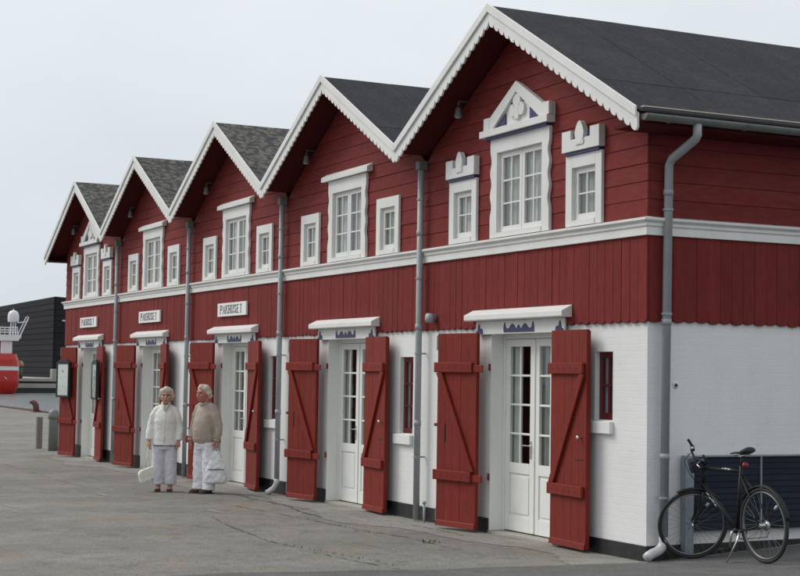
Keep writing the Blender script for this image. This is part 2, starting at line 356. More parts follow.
strip(.3, 258, -27, 298, -.34, -.05).build('shadow_joint', 'plinth', fq)  # black strip painted in for the shadow line below the slab
strip(-.3, 257, -27, 297, -.04, .38).build('quay_slab', 'conc', fq)

# ------------------------------------------------------------------ the warehouse
W = empty('harbour_warehouse'); tag(W, 'long red and white timber warehouse with a row of five front gables', 'building')
CX = [-2.42, -7.21, -11.79, -16.55, -21.22]                    # gable centres
VX = [.5, -4.80, -9.52, -14.15, -18.89, -23.95]                # valley / eave lines
PX = [-4.79, -9.57, -14.13, -18.90]                            # downpipes
XL, XR, DEP = -23.6, 0., 6.6
ZA, ZV = 5.95, 4.66
def ztop(x):
    for k in range(5):
        if VX[k+1] <= x <= VX[k]:
            m = VX[k] if x > CX[k] else VX[k+1]
            zv = ZA-.55*abs(m-CX[k]) if (m in (VX[0], VX[5])) else ZV
            return ZA+(zv-ZA)*abs(x-CX[k])/abs(m-CX[k])
    return 4.3

# masonry ground floor with door and window openings
GW = {0: (-.93, -.60, 1.36, 2.06), 1: (-5.54, -5.16, 1.03, 2.02), 2: (-10.27, -9.87, 1.06, 2.05)}
ops = []
for k, c in enumerate(CX):
    ops.append((c-.71, c+.71, -.6, 2.28))
    if k in GW: ops.append(GW[k])
ops.sort()
mw = MB(); x = XL; TH = .34
for (a, b, z0, z1) in ops:
    mw.box(x, a, 0, TH, -.6, 3.37)
    if z0 > 0: mw.box(a, b, 0, TH, -.6, z0)
    mw.box(a, b, 0, TH, z1, 3.37)
    x = b
mw.box(x, XR, 0, TH, -.6, 3.37)
mw.box(XR-TH, XR, TH, DEP, -.6, 3.37); mw.box(XL, XL+TH, TH, DEP, -.6, 3.37); mw.box(XL+TH, XR-TH, DEP-TH, DEP, -.6, 3.37)
mw.build('masonry_wall', 'masonry', W)
box('floor', 'floorin', W, XL+TH, XR-TH, TH+.02, DEP-TH, -.4, -.02)
box('upper_floor', 'dark', W, XL+.36, XR-.36, .36, DEP-.36, 3.0, 3.2)
box('back_partition', 'dark', W, XL+.36, XR-.36, 2.6, 2.7, -.02, 3.0)
box('upper_partition', 'dark', W, XL+.1, XR-.1, .5, .56, 3.2, 4.5)
box('end_sheathing', 'dark', W, XR-.06, XR-.002, .001, DEP-.01, 3.40, 4.52)
box('end_sheathing', 'dark', W, XL+.002, XL+.06, .001, DEP-.01, 3.40, 4.52)
# black plinth, in runs between the doors
def plinth_run(a, b):
    m = MB(); za, zb = .155+.0034*a, .155+.0034*b
    m.add([(a,-.018,-.6),(b,-.018,-.6),(b,-.001,-.6),(a,-.001,-.6),(a,-.018,za),(b,-.018,zb),(b,-.001,zb),(a,-.001,za)],
          [(3,2,1,0),(4,5,6,7),(0,1,5,4),(1,2,6,5),(2,3,7,6),(3,0,4,7)])
    m.build('plinth', 'plinth', W, bevel=.004)
e = [XL]+sum([[c-.72, c+.72] for c in reversed(CX)], [])+[XR+.018]
for i in range(0, len(e), 2): plinth_run(e[i], e[i+1])
MB().add([(.001,-.0005,-.6),(.018,-.0005,-.6),(.018,DEP,-.6),(.001,DEP,-.6),(.001,-.0005,.155),(.018,-.0005,.155),(.018,DEP,.2),(.001,DEP,.2)],
         [(3,2,1,0),(4,5,6,7),(0,1,5,4),(1,2,6,5),(2,3,7,6),(3,0,4,7)]).build('plinth', 'plinth', W, bevel=.004)

# vertical siding with rounded board ends
BW = .1475
def siding_mesh(wd, n):
    h = wd/2; pts = [(-h, 3.22)]
    for i in range(n+1):
        a = pi+pi*i/n
        pts.append((h*cos(a), 2.378+.034*sin(a)))
    pts.append((h, 3.22))
    return MB().prism(pts, -.008, -.032).mesh('siding_board', 'red')
sm = [siding_mesh(BW-.003, 6), siding_mesh(BW-.005, 6)]
nb = int(round((XR+.03-XL)/BW)); bw = (XR+.03-XL)/nb
ledge = [(c-1.0, c+1.0) for c in CX]
for i in range(nb):
    xc = XR+.03-bw*(i+.5)
    o = obj('siding_board', sm[i % 2], W, .003 if i < 70 else 0, (xc, random.uniform(-.004, .002), random.uniform(-.006, .006)))
ns = int(DEP/BW)
for i in range(ns):
    o = obj('siding_board', sm[i % 2], W, .003, (random.uniform(-.002, .004), -.008+.145*(i+.5), random.uniform(-.006, .006))); o.rotation_euler = (0, 0, pi/2)

# moulded cornice sweeping round three sides
prof = [(.0, 3.205), (.062, 3.205), (.062, 3.285), (.078, 3.297), (.078, 3.325), (.092, 3.335), (.112, 3.35), (.112, 3.372), (.0, 3.398)]
vs = []; fs = []; n = len(prof)
for d, z in prof: vs += [(XL-d, DEP, z), (XL-d, -d, z), (XR+d, -d, z), (XR+d, DEP, z)]
for i in range(n):
    j = (i+1) % n
    for k in range(3): fs.append((i*4+k, i*4+k+1, j*4+k+1, j*4+k))
MB().add(vs, fs).build('cornice', 'white', W, bevel=.003)

# horizontal clapboards, cut round the windows and under the rakes
RH = .178
def clap(a0, a1, b0, b1, z0, z1):
    """board between x=a0..a1 at the bottom and b0..b1 at the top"""
    j = random.uniform(-.002, .002); yb, yt = -.034+j, -.027+j
    return MB().add([(a0,yb,z0),(a1,yb,z0),(a1,-.002,z0),(a0,-.002,z0),(b0,yt,z1),(b1,yt,z1),(b1,-.002,z1),(b0,-.002,z1)],
             [(3,2,1,0),(4,5,6,7),(0,1,5,4),(1,2,6,5),(2,3,7,6),(3,0,4,7)])
for k, c in enumerate(CX):
    xl = VX[k+1] if k < 4 else XL; xr = VX[k] if k else XR+.03
    holes = [(c-1.34-.235, c-1.34+.235, 4.03), (c-.53, c+.53, 4.42), (c+1.34-.235, c+1.34+.235, 4.03)]
    for r in range(15):
        z0 = 3.392+RH*r; z1 = z0+RH-.004
        def lim(z):
            zz = z+.13
            half = lambda m: abs(m-CX[k])*(ZA-zz)/(ZA-ztop(m+(1e-6 if m < c else -1e-6)))
            if zz >= ZA-.01: return None
            L0 = max(xl, c-half(VX[k+1])); R0 = min(xr, c+half(VX[k])); return L0, R0
        lb, lt = lim(z0), lim(z1)
        if lb is None: break
        if lt is None: lt = (c-.01, c+.01)
        segs = []; x = None
        hs = [h for h in holes if h[2] > z0+.02]
        edges = [lb[0]]+sum([[h[0], h[1]] for h in hs], [])+[lb[1]]
        for i in range(0, len(edges), 2):
            a0, a1 = edges[i], edges[i+1]
            b0 = lt[0] if i == 0 else a0; b1 = lt[1] if i == len(edges)-2 else a1
            if b1-b0 < .03: continue
            # long runs are two boards butted together
            if a1-a0 > 2.6 and r < 11:
                m = a0+(a1-a0)*random.uniform(.35, .65)
                clap(a0, m-.0015, b0, m-.0015, z0, z1).build('clapboard', 'redh', W); clap(m+.0015, a1, m+.0015, b1, z0, z1).build('clapboard', 'redh', W)
            else: clap(a0, a1, b0, b1, z0, z1).build('clapboard', 'redh', W)
for r in range(7):                                           # end wall, facing the road, and the far end
    z0 = 3.392+RH*r; z1 = min(z0+RH-.004, 4.5); yb = .034; yt = .027
    for (sx, x0) in ((1, XR), (-1, XL)):
        MB().add([(x0,.0,z0),(x0+sx*yb,.0,z0),(x0+sx*yb,DEP,z0),(x0,DEP,z0),(x0,.0,z1),(x0+sx*yt,.0,z1),(x0+sx*yt,DEP,z1),(x0,DEP,z1)],
             [(3,2,1,0),(4,5,6,7),(0,1,5,4),(1,2,6,5),(2,3,7,6),(3,0,4,7)]).build('clapboard', 'redh', W)

# roofs
YF, YB = -.46, DEP+.4
for k, c in enumerate(CX):
    zl, zr = ztop(VX[k+1]+1e-6), ztop(VX[k]-1e-6)
    xl, xr = VX[k+1]+.002, VX[k]-.002
    t = .085
    pts = [(xl, zl), (c, ZA), (xr, zr), (xr, zr-t), (c, ZA-t), (xl, zl-t)]
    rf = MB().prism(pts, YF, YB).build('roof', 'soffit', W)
    fm = 'felt' if k < 2 else 'lichen'
    rf['label'] = 'dark smooth felt roof' if k < 2 else 'grey lichen-spotted felt roof'
    for side, (xe, ze) in (('r', (xr, zr)), ('l', (xl, zl))):
        nst = 7; wd = (YB-YF+.02)/nst
        dz = (ze-ZA); dx = xe-c
        ln = sqrt(dx*dx+dz*dz); nxn, nzn = -dz/ln*(1 if dx > 0 else -1), abs(dx)/ln
        if dx < 0: nxn = -abs(dz)/ln
        else: nxn = abs(dz)/ln
        fold = .72
        for i in range(nst):
            ya = YF-.01+wd*i; yb2 = ya+wd+.04 if i < nst-1 else ya+wd
            sag = random.uniform(-.004, .004)
            for (s0, s1, lift) in ((0, fold+.012, .005), (fold, 1.012, .002)):
                q = MB(); vsx = []
                ss = [s0, (s0+s1)/2, s1]
                for yy, ex in ((ya, .0035), ((ya+yb2)/2, .003), (yb2, .001)):
                    for sidx, sv in enumerate(ss):
                        hgt = lift+ex+(.004*sin(yy*7+sv*9+k) + sag)*(1 if sidx == 1 else .2)
                        hgt = max(hgt, .002)
                        px_, pz_ = c+dx*sv, ZA+dz*sv
                        vsx.append((px_+nxn*hgt, yy, pz_+nzn*hgt)); 
                for yy in (ya, (ya+yb2)/2, yb2):
                    for sv in ss: vsx.append((c+dx*sv, yy, ZA+dz*sv+.0008))
                F = []
                for a in range(2):
                    for b in range(2):
                        i0 = a*3+b; F.append((i0, i0+1, i0+4, i0+3)); F.append((i0+9, i0+12, i0+13, i0+10))
                F += [(0, 9, 10, 1), (1, 10, 11, 2), (6, 7, 16, 15), (7, 8, 17, 16), (0, 3, 12, 9), (3, 6, 15, 12), (2, 11, 14, 5), (5, 14, 17, 8)]
                q.add(vsx, F).build('felt_sheet', fm, rf)
    # scalloped bargeboards with a plain upper trim
    for (xe, ze) in ((xl, zl), (xr, zr)):
        n = 22 if abs(xe-c) < 2.6 else 25; sub = 6
        top = []; bot = []
        N_ = n*sub
        for i in range(N_+1):
            s = i/N_; xx = c+(xe-c)*s; zt = ZA+(ze-ZA)*s
            ph = (i % sub)/sub
            sc = .055*sqrt(max(0, 1-(2*ph-1)**2))
            top.append((xx, zt-.03)); bot.append((xx, zt-.165-sc))
        vsx = []; F = []
        for y in (YF-.002, YF-.026):
            vsx += [(p[0], y, p[1]) for p in top]+[(p[0], y, p[1]) for p in bot]
        m1 = N_+1
        for i in range(N_):
            F.append((i, i+1, m1+i+1, m1+i)); o2 = 2*m1
            F.append((o2+i, o2+m1+i, o2+m1+i+1, o2+i+1))
            F.append((i, o2+i, o2+i+1, i+1)); F.append((m1+i, m1+i+1, o2+m1+i+1, o2+m1+i))
        F += [(0, m1, 3*m1, 2*m1), (N_, 2*m1+N_, 3*m1+N_, m1+N_)]
        bb = MB().add(vsx, F).build('bargeboard', 'white', rf)
        pts = [(c, ZA+.035), (xe, ze+.035), (xe, ze-.065), (c, ZA-.065)]
        MB().prism(pts, YF-.028, YF-.05).build('rake_trim', 'white', rf, bevel=.004)
# eave closing boards over the end walls (soffit) and valley gutters
for (sx, x0, xe) in ((1, XR+.04, VX[0]), (-1, XL-.04, VX[5])):
    ze = ztop(xe-sx*1e-5)
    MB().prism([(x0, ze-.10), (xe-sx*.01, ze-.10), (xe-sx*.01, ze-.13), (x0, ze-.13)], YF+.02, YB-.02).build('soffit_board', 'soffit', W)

# gutter along the end wall: half-round channel on brackets
ge = ztop(VX[0]-1e-5)
gx, gz = VX[0]+.055, ge-.045
vs = []; fs = []; n = 9
for y in (YF+.02, YB-.05):
    for rr in (.062, .056):
        for i in range(n):
            a = pi+pi*i/(n-1); vs.append((gx+rr*cos(a), y, gz+rr*sin(a)))
for i in range(n-1):
    fs += [(i, i+1, 2*n+i+1, 2*n+i), (n+i, 3*n+i, 3*n+i+1, n+i+1), (i, n+i, n+i+1, i+1), (2*n+i, 2*n+i+1, 3*n+i+1, 3*n+i)]
fs += [(0, 2*n, 3*n, n), (n-1, 2*n-1, 4*n-1, 3*n-1)]
gut = MB().add(vs, fs).build('gutter', 'zincdark', W, True)
pts = [(gx+.060*cos(pi+pi*i/8), gz+.060*sin(pi+pi*i/8)) for i in range(9)]
MB().prism(pts, YF+.012, YF+.019).build('end_cap', 'zincdark', gut)
for i in range(8):
    y = YF+.3+.9*i; MB().tube([(gx+.068*cos(pi+pi*j/8), y, gz+.068*sin(pi+pi*j/8)) for j in range(9)], .006, 6).build('gutter_bracket', 'zincdark', gut)
MB().box(VX[0]-.02, VX[0]+.03, YF+.03, YB-.06, ge+.028, ge+.040).build('drip_edge', 'drip', gut)

# downpipes
def downpipe(x, shoe):
    g0 = gh(x, -.1)
    p = MB(); y = -.115
    ztp = 4.42
    bot = g0+.02 if not shoe else g0+.20
    p.tube([(x, y, ztp), (x, y, bot)], .041, 12)
    d = p.build('downpipe', 'zinc', W, True)
    for z in (2.36, 3.55, 1.15): MB().tube([(x, y, z), (x, y, z+.07)], .047, 12).build('sleeve', 'zinc', d, True)
    for z in (.75, 2.05, 3.0, 4.0):
        b = MB(); b.tube([(x, y, z), (x, y, z+.022)], .050, 12); b.box(x-.006, x+.006, y+.03, -.006, z, z+.02); b.build('pipe_bracket', 'zinc', d)
    MB().box(x-.055, x+.055, -.17, -.045, 4.385, 4.50).build('shadow_gap_box', 'zincdark', d, bevel=.01)  # added dark box standing in for the shadow gap at the pipe top
    if shoe:
        MB().tube([(x, y, bot+.05), (x, y, bot-.02), (x-.02, y-.03, bot-.09), (x-.07, y-.09, bot-.15), (x-.1, y-.12, bot-.17)], .045, 12).build('outlet_shoe', 'shoe', d, True)
    return d
for i, x in enumerate(PX): downpipe(x, i == 1)
# end-wall pipe: swan neck from the gutter, then down to an elbow shoe
yy = .175; xp = .105
p = MB().tube([(gx, .175, gz-.05), (gx, .175, gz-.16), (gx-.03, .175, gz-.19), (xp+.04, .175, 3.96), (xp, .17, 3.90), (xp, .13, .23)], .044, 14)
d = p.build('downpipe', 'zinc', W, True)
for z in (3.60, 2.32, 1.0):
    b = MB(); b.tube([(xp, .165-(3.6-z)*.011, z), (xp, .165-(3.6-z)*.011, z+.06)], .05, 12); b.build('sleeve', 'zinc', d, True)
for z in (3.45, 2.42, .62):
    b = MB(); b.tube([(xp, .165-(3.6-z)*.011, z), (xp, .165-(3.6-z)*.011, z+.02)], .054, 12); b.box(.006, xp-.03, .155-(3.6-z)*.011, .17-(3.6-z)*.011, z, z+.02); b.build('pipe_bracket', 'zinc', d)
MB().tube([(xp, .13, .25), (xp, .128, .20), (xp, .11, .15), (xp+.005, .06, .115), (xp+.01, 0, .098), (xp+.012, -.05, .075), (xp+.012, -.08, .05)], .047, 14).build('outlet_shoe', 'shoe', d, True)

# ---- windows
def panes(parent, x0, x1, z0, z1, nc, nr, y, mun, st, mname='white', gl='glass'):
    """one casement x0..x1, z0..z1: frame with muntins, panes as separate sub-parts"""
    m = MB(); ya, yb = y-.018, y+.018
    m.box(x0, x0+st, ya, yb, z0, z1); m.box(x1-st, x1, ya, yb, z0, z1)
    m.box(x0+st, x1-st, ya, yb, z0, z0+st*1.15); m.box(x0+st, x1-st, ya, yb, z1-st, z1)
    gx0, gx1, gz0, gz1 = x0+st, x1-st, z0+st*1.15, z1-st
    cw = (gx1-gx0)/nc; chh = (gz1-gz0)/nr
    for i in range(1, nc): m.box(gx0+cw*i-mun/2, gx0+cw*i+mun/2, ya+.004, yb-.004, gz0, gz1)
    for j in range(1, nr):
        for i in range(nc):
            a = gx0+cw*i+(mun/2 if i else 0); b = gx0+cw*(i+1)-(mun/2 if i < nc-1 else 0)
            m.box(a, b, ya+.004, yb-.004, gz0+chh*j-mun/2, gz0+chh*j+mun/2)
    m.build('casement', mname, parent, bevel=.003)
    for i in range(nc):
        for j in range(nr):
            MB().box(gx0+cw*i, gx0+cw*(i+1), y-.002, y+.002, gz0+chh*j, gz0+chh*(j+1)).build('pane', gl, parent)
def curtain(parent, x0, x1, y, z0, z1, amp=.02):
    n = max(8, int((x1-x0)/.02)); vs = []; ph = random.random()*6
    for i in range(n+1):
        x = x0+(x1-x0)*i/n; vs += [(x, y+amp*sin(x*75+ph)+amp*.5*sin(x*31+ph), z0), (x, y+amp*sin(x*75+ph)+amp*.4*sin(x*37), z1)]
    MB().add(vs, [(2*i, 2*i+2, 2*i+3, 2*i+1) for i in range(n)]).build('curtain', 'curtain', parent, True)

def main_window(c, hood, k):
    YS0, YS1 = -.034, -.072
    z0, z1 = 3.39, 4.56; ow = .655; iw = .50
    m = MB()
    def wav(s):
        pts = []; nn = 44
        for i in range(nn+1):
            z = z0+(z1-z0)*i/nn; t = (z-3.62)/.80
            off = 0
            if 0 < t < 1: off = .030*(.5-.5*cos(2*pi*t*3.0)) if t > .0 else 0
            pts.append((c+s*(ow-off), z))
        return pts+[(c+s*iw, z1), (c+s*iw, z0)]
    m.prism(wav(-1), YS0, YS1); m.prism(wav(1), YS0, YS1)
    m.box(c-iw, c+iw, YS1, YS0, 4.38, z1); m.box(c-iw, c+iw, YS1-.01, YS0, z0, 3.445)
    o = m.build('window', 'white', W)
    # reveal lining
    l = MB(); l.box(c-.53, c-iw+.012, -.0335, .10, 3.40, 4.42); l.box(c+iw-.012, c+.53, -.0335, .10, 3.40, 4.42); l.box(c-iw+.012, c+iw-.012, -.0335, .10, 4.368, 4.42); l.box(c-iw+.012, c+iw-.012, -.0335, .10, 3.40, 3.455); l.build('reveal', 'white', o)
    panes(o, c-.485, c-.004, 3.457, 4.366, 2, 3, -.008, .020, .052)
    panes(o, c+.004, c+.485, 3.457, 4.366, 2, 3, -.008, .020, .052)
    for s in (-1, 1):
        for zz in (3.62, 4.15): MB().tube([(c+s*.483, -.034, zz), (c+s*.483, -.034, zz+.06)], .007, 6).build('hinge', 'white', o)
    curtain(o, c-.49, c-.03, .04, 3.46, 4.36, .009); curtain(o, c+.03, c+.49, .04, 3.46, 4.36, .009)
    if hood == 'flat':
        MB().prism([(-.036, 4.57), (-.13, 4.562), (-.13, 4.63), (-.036, 4.685)], c-.80, c+.80, 'YZ').build('hood', 'white', o, bevel=.004)
    else:
        h = MB(); y0, y1 = -.036, -.125
        h.box(c-.80, c+.72, y1-.022, y0, 4.575, 4.655)                   # base shelf
        hb = h.build('pediment', 'white', o, bevel=.004)
        MB().box(c-.72, c+.66, y1+.01, y0, 4.545, 4.572).build('blue_bed_mould', 'blue', o)
        # stepped pediment outline
        pts = [(c-.72, 4.658), (c-.72, 4.80), (c-.56, 4.80), (c, 5.125), (c+.56, 4.80), (c+.72, 4.80), (c+.72, 4.658)]
        MB().prism(pts, y0, y1+.045).build('pediment_board', 'white', o)
        # raking mouldings and shoulders
        for s in (-1, 1):
            MB().prism([(c+s*.60, 4.658), (c+s*.52, 4.658), (c, 4.985+.03), (c, 5.14), (c+s*.60, 4.79)], y1+.043, y1).build('raking_moulding', 'white', o, bevel=.003)
            MB().prism([(c+s*.56, 4.80), (c+s*.73, 4.80), (c+s*.73, 4.658), (c+s*.602, 4.658), (c+s*.602, 4.79)], y1+.043, y1-.004).build('shoulder_block', 'white', o, bevel=.003)
            MB().prism([(c+s*.50, 4.664), (c+s*.27, 4.664), (c+s*.27, 4.80)], y1+.042, y1+.028).build('blue_triangle', 'blue', o)
        # carved trefoil
        t = MB()
        for (dx, dz, rr) in ((0, .20, .085), (-.095, .10, .075), (.095, .10, .075)):
            t.prism([(c+dx+rr*cos(a*pi/8), 4.71+dz+rr*sin(a*pi/8)) for a in range(16)], y1+.044, y1+.012)
        t.prism([(c-.045, 4.705), (c+.045, 4.705), (c+.055, 4.86), (c-.055, 4.86)], y1+.044, y1+.010)
        t.build('carved_trefoil', 'white', o, bevel=.004)
        for (dx, dz) in ((-.13, .185), (.13, .185)):
            MB().prism([(c+dx-.03, 4.71+dz), (c+dx+.03, 4.71+dz-.01), (c+dx, 4.71+dz+.05)], y1+.044, y1+.036).build('cut_out', 'ink', o)
def small_window(c, crown):
    YS0, YS1 = -.034, -.070; z0, z1 = 3.39, 4.15; ow, iw = .345, .225
    m = MB(); m.box(c-ow, c-iw, YS1, YS0, z0, z1); m.box(c+iw, c+ow, YS1, YS0, z0, z1); m.box(c-iw, c+iw, YS1, YS0, 4.015, z1); m.box(c-iw, c+iw, YS1-.008, YS0, z0, 3.45)
    o = m.build('window', 'white', W, bevel=.003)
    l = MB(); l.box(c-.235, c-iw+.012, -.0335, .10, 3.40, 4.03); l.box(c+iw-.012, c+.235, -.0335, .10, 3.40, 4.03); l.box(c-iw+.012, c+iw-.012, -.0335, .10, 4.002, 4.03); l.box(c-iw+.012, c+iw-.012, -.0335, .10, 3.40, 3.462); l.build('reveal', 'white', o)
    panes(o, c-.211, c+.211, 3.464, 4.0, 2, 2, -.008, .018, .05)
    for zz in (3.58, 3.86): MB().tube([(c-.205, -.034, zz), (c-.205, -.034, zz+.05)], .007, 6).build('hinge', 'white', o)
    curtain(o, c-.21, c+.21, .04, 3.465, 4.0, .009)
    if crown:
        y0, y1 = -.036, -.115; zb = 4.185; h = .36
        MB().box(c-.33, c+.33, y1+.02, y0, 4.152, 4.182).build('blue_bed_mould', 'blue', o)
        pts = [(c-h, zb), (c+h, zb), (c+h, zb+.225), (c+.185, zb+.225), (c+.185, zb+.125), (c-.185, zb+.125), (c-.185, zb+.225), (c-h, zb+.225)]
        MB().prism(pts, y0, y1).build('crown_board', 'white', o, bevel=.004)
        MB().box(c-.183, c+.183, -.075, y0, zb+.127, zb+.205).build('blue_backing', 'blue', o)
        t = MB(); pp = []
        for i in range(13):
            a = -pi/2+.0+pi*2*i/12; pp.append((c+.088*cos(a)*(1-.35*max(0, sin(a))), zb+.185+.125*sin(a)))
        t.prism(pp[:-1], y1-.014, y1+.05); t.prism([(c-.07, zb+.055), (c+.07, zb+.055), (c+.085, zb+.10), (c-.085, zb+.10)], y1-.012, y1+.03)
        t.build('carved_bud', 'white', o, bevel=.004)
for k, c in enumerate(CX):
    ped = k in (0, 4)
    main_window(c, 'ped' if ped else 'flat', k)
    small_window(c-1.34, ped); small_window(c+1.34, ped)

# ---- ground floor windows with dark red frames and white sills
for k, (a, b, z0, z1) in GW.items():
    m = MB(); m.box(a-.10 if k else a-.12, b+.02, -.05, -.001, z0-.14, z0-.012)
    o = m.build('window_sill', 'masonry', W, bevel=.008)
    wn = MB(); y = .075
    wn.box(a, a+.05, y-.02, y+.02, z0, z1); wn.box(b-.05, b, y-.02, y+.02, z0, z1); wn.box(a+.05, b-.05, y-.02, y+.02, z0, z0+.07); wn.box(a+.05, b-.05, y-.02, y+.02, z1-.06, z1)
    mid = (a+b)/2; wn.box(mid-.014, mid+.014, y-.016, y+.016, z0+.07, z1-.06)
    nr = 3 if z1-z0 > .8 else 2; zz0, zz1 = z0+.07, z1-.06
    for j in range(1, nr):
        zz = zz0+(zz1-zz0)*j/nr; wn.box(a+.05, mid-.014, y-.016, y+.016, zz-.012, zz+.012); wn.box(mid+.014, b-.05, y-.016, y+.016, zz-.012, zz+.012)
    wo = wn.build('window', 'redframe', W, bevel=.003); wo['label'] = 'narrow dark red ground floor window'
    for i in range(2):
        for j in range(nr):
            xa, xb = (a+.05, mid) if i == 0 else (mid, b-.05)
            MB().box(xa, xb, y-.002, y+.002, zz0+(zz1-zz0)*j/nr, zz0+(zz1-zz0)*(j+1)/nr).build('pane', 'glass', wo)
    curtain(wo, a+.03, mid+.04, .115, z0+.02, z1-.02, .006)

# ---- doors with canopies and shutters
def door(c, k):
    g0 = gh(c, .2); yl = .19; zt = 2.28
    fz = g0+.03
    m = MB(); m.box(c-.71, c-.655, yl-.03, TH, fz, zt); m.box(c+.655, c+.71, yl-.03, TH, fz, zt); m.box(c-.655, c+.655, yl-.03, TH, zt-.055, zt)
    o = m.build('door', 'doorw', W, bevel=.004); o['label'] = 'white glazed double door'
    MB().box(c-.71, c+.71, -.02, TH, g0-.1, fz-.002).build('threshold', 'conc', o)
    MB().box(c-.7099, c-.695, -.004, yl-.032, fz, zt-.002).build('reveal_lining', 'doorw', o)
    MB().box(c+.695, c+.7099, -.004, yl-.032, fz, zt-.002).build('reveal_lining', 'doorw', o)
    for s in (-1, 1):
        x0, x1 = (c-.652, c-.004) if s < 0 else (c+.004, c+.652)
        st = .095; ya, yb = yl-.02, yl+.022; zb = fz+.012; zt2 = zt-.06
        gz0, gz1 = .80, 2.135
        l = MB(); l.box(x0, x0+st, ya, yb, zb, zt2); l.box(x1-st, x1, ya, yb, zb, zt2)
        l.box(x0+st, x1-st, ya, yb, zb, zb+.17); l.box(x0+st, x1-st, ya, yb, gz0-.12, gz0); l.box(x0+st, x1-st, ya, yb, gz1, zt2)
        l.box(x0+st, x1-st, ya+.016, yb-.012, zb+.17, gz0-.12)
        cw = (x1-x0-2*st)/2; xm = x0+st+cw
        l.box(xm-.012, xm+.012, ya+.006, yb-.006, gz0, gz1)
        for j in range(1, 4):
            zz = gz0+(gz1-gz0)*j/4; l.box(x0+st, xm-.012, ya+.006, yb-.006, zz-.012, zz+.012); l.box(xm+.012, x1-st, ya+.006, yb-.006, zz-.012, zz+.012)
        l.build('door_leaf', 'doorw', o, bevel=.004)
        MB().box(x0+st+.03, x1-st-.03, ya+.006, ya+.0158, zb+.20, gz0-.15).build('door_panel', 'doorw', o, bevel=.006)
        for i in range(2):
            for j in range(4):
                MB().box(x0+st+cw*i, x0+st+cw*(i+1), yl-.002, yl+.002, gz0+(gz1-gz0)*j/4, gz0+(gz1-gz0)*(j+1)/4).build('pane', 'glass', o)
        for zz in (.45, 1.35, 2.0):
            xh = x0+.004 if s < 0 else x1-.004
            MB().tube([(xh, ya-.008, zz), (xh, ya-.008, zz+.09)], .009, 6).build('hinge', 'doorw', o)
        curtain(o, x0+.07 if s < 0 else x0+.05, x0+.235 if s < 0 else x0+.20, .25, .60, 2.2, .010)
    MB().box(c-.022, c+.022, yl-.034, yl-.021, fz+.02, zt-.07).build('meeting_stile', 'doorw', o, bevel=.003)
    hd = MB(); hd.box(c-.05, c-.026, yl-.045, yl-.034, .86, 1.06); hd.tube([(c-.038, yl-.045, 1.01), (c-.038, yl-.085, 1.01), (c-.15, yl-.085, 1.01)], .008, 8); hd.build('handle', 'steel', o)
    # lintel board with blue scroll work, and canopy
    lb = MB().box(c-.98, c+.98, -.058, -.034, 2.275, 2.43).build('lintel_board', 'white', W, bevel=.003)
    def hgt(u):                                             # scroll outline: two humps, a small middle bud, curled ends
        return max(.045, .095*math.exp(-((abs(u)-.14)/.085)**2), .082*math.exp(-(u/.042)**2), .112*math.exp(-((abs(u)-.312)/.028)**2))
    pts = [(-.335, 0), (.335, 0)]+[(.335-.67*i/60, hgt(.335-.67*i/60)) for i in range(61)]
    MB().prism([(c+.02+a, 2.292+b) for a, b in pts], -.0582, -.066).build('blue_scroll', 'blue', lb)
    for s in (-1, 1):
        pts = [(-.075, 0), (.075, 0)]+[(.075-.15*i/20, max(.03, .115*math.exp(-((.075-.15*i/20-s*.01)/.028)**2), .06*math.exp(-((.075-.15*i/20+s*.05)/.03)**2))) for i in range(21)]
        MB().prism([(c+s*.885+a, 2.285+b) for a, b in pts], -.0582, -.068).build('blue_scroll', 'blue', lb)
    MB().prism([(-.034, 2.432), (-.155, 2.432), (-.165, 2.445), (-.165, 2.50), (-.034, 2.565)], c-1.09, c+1.09, 'YZ').build('canopy', 'white', W, bevel=.004)
for k, c in enumerate(CX): door(c, k)

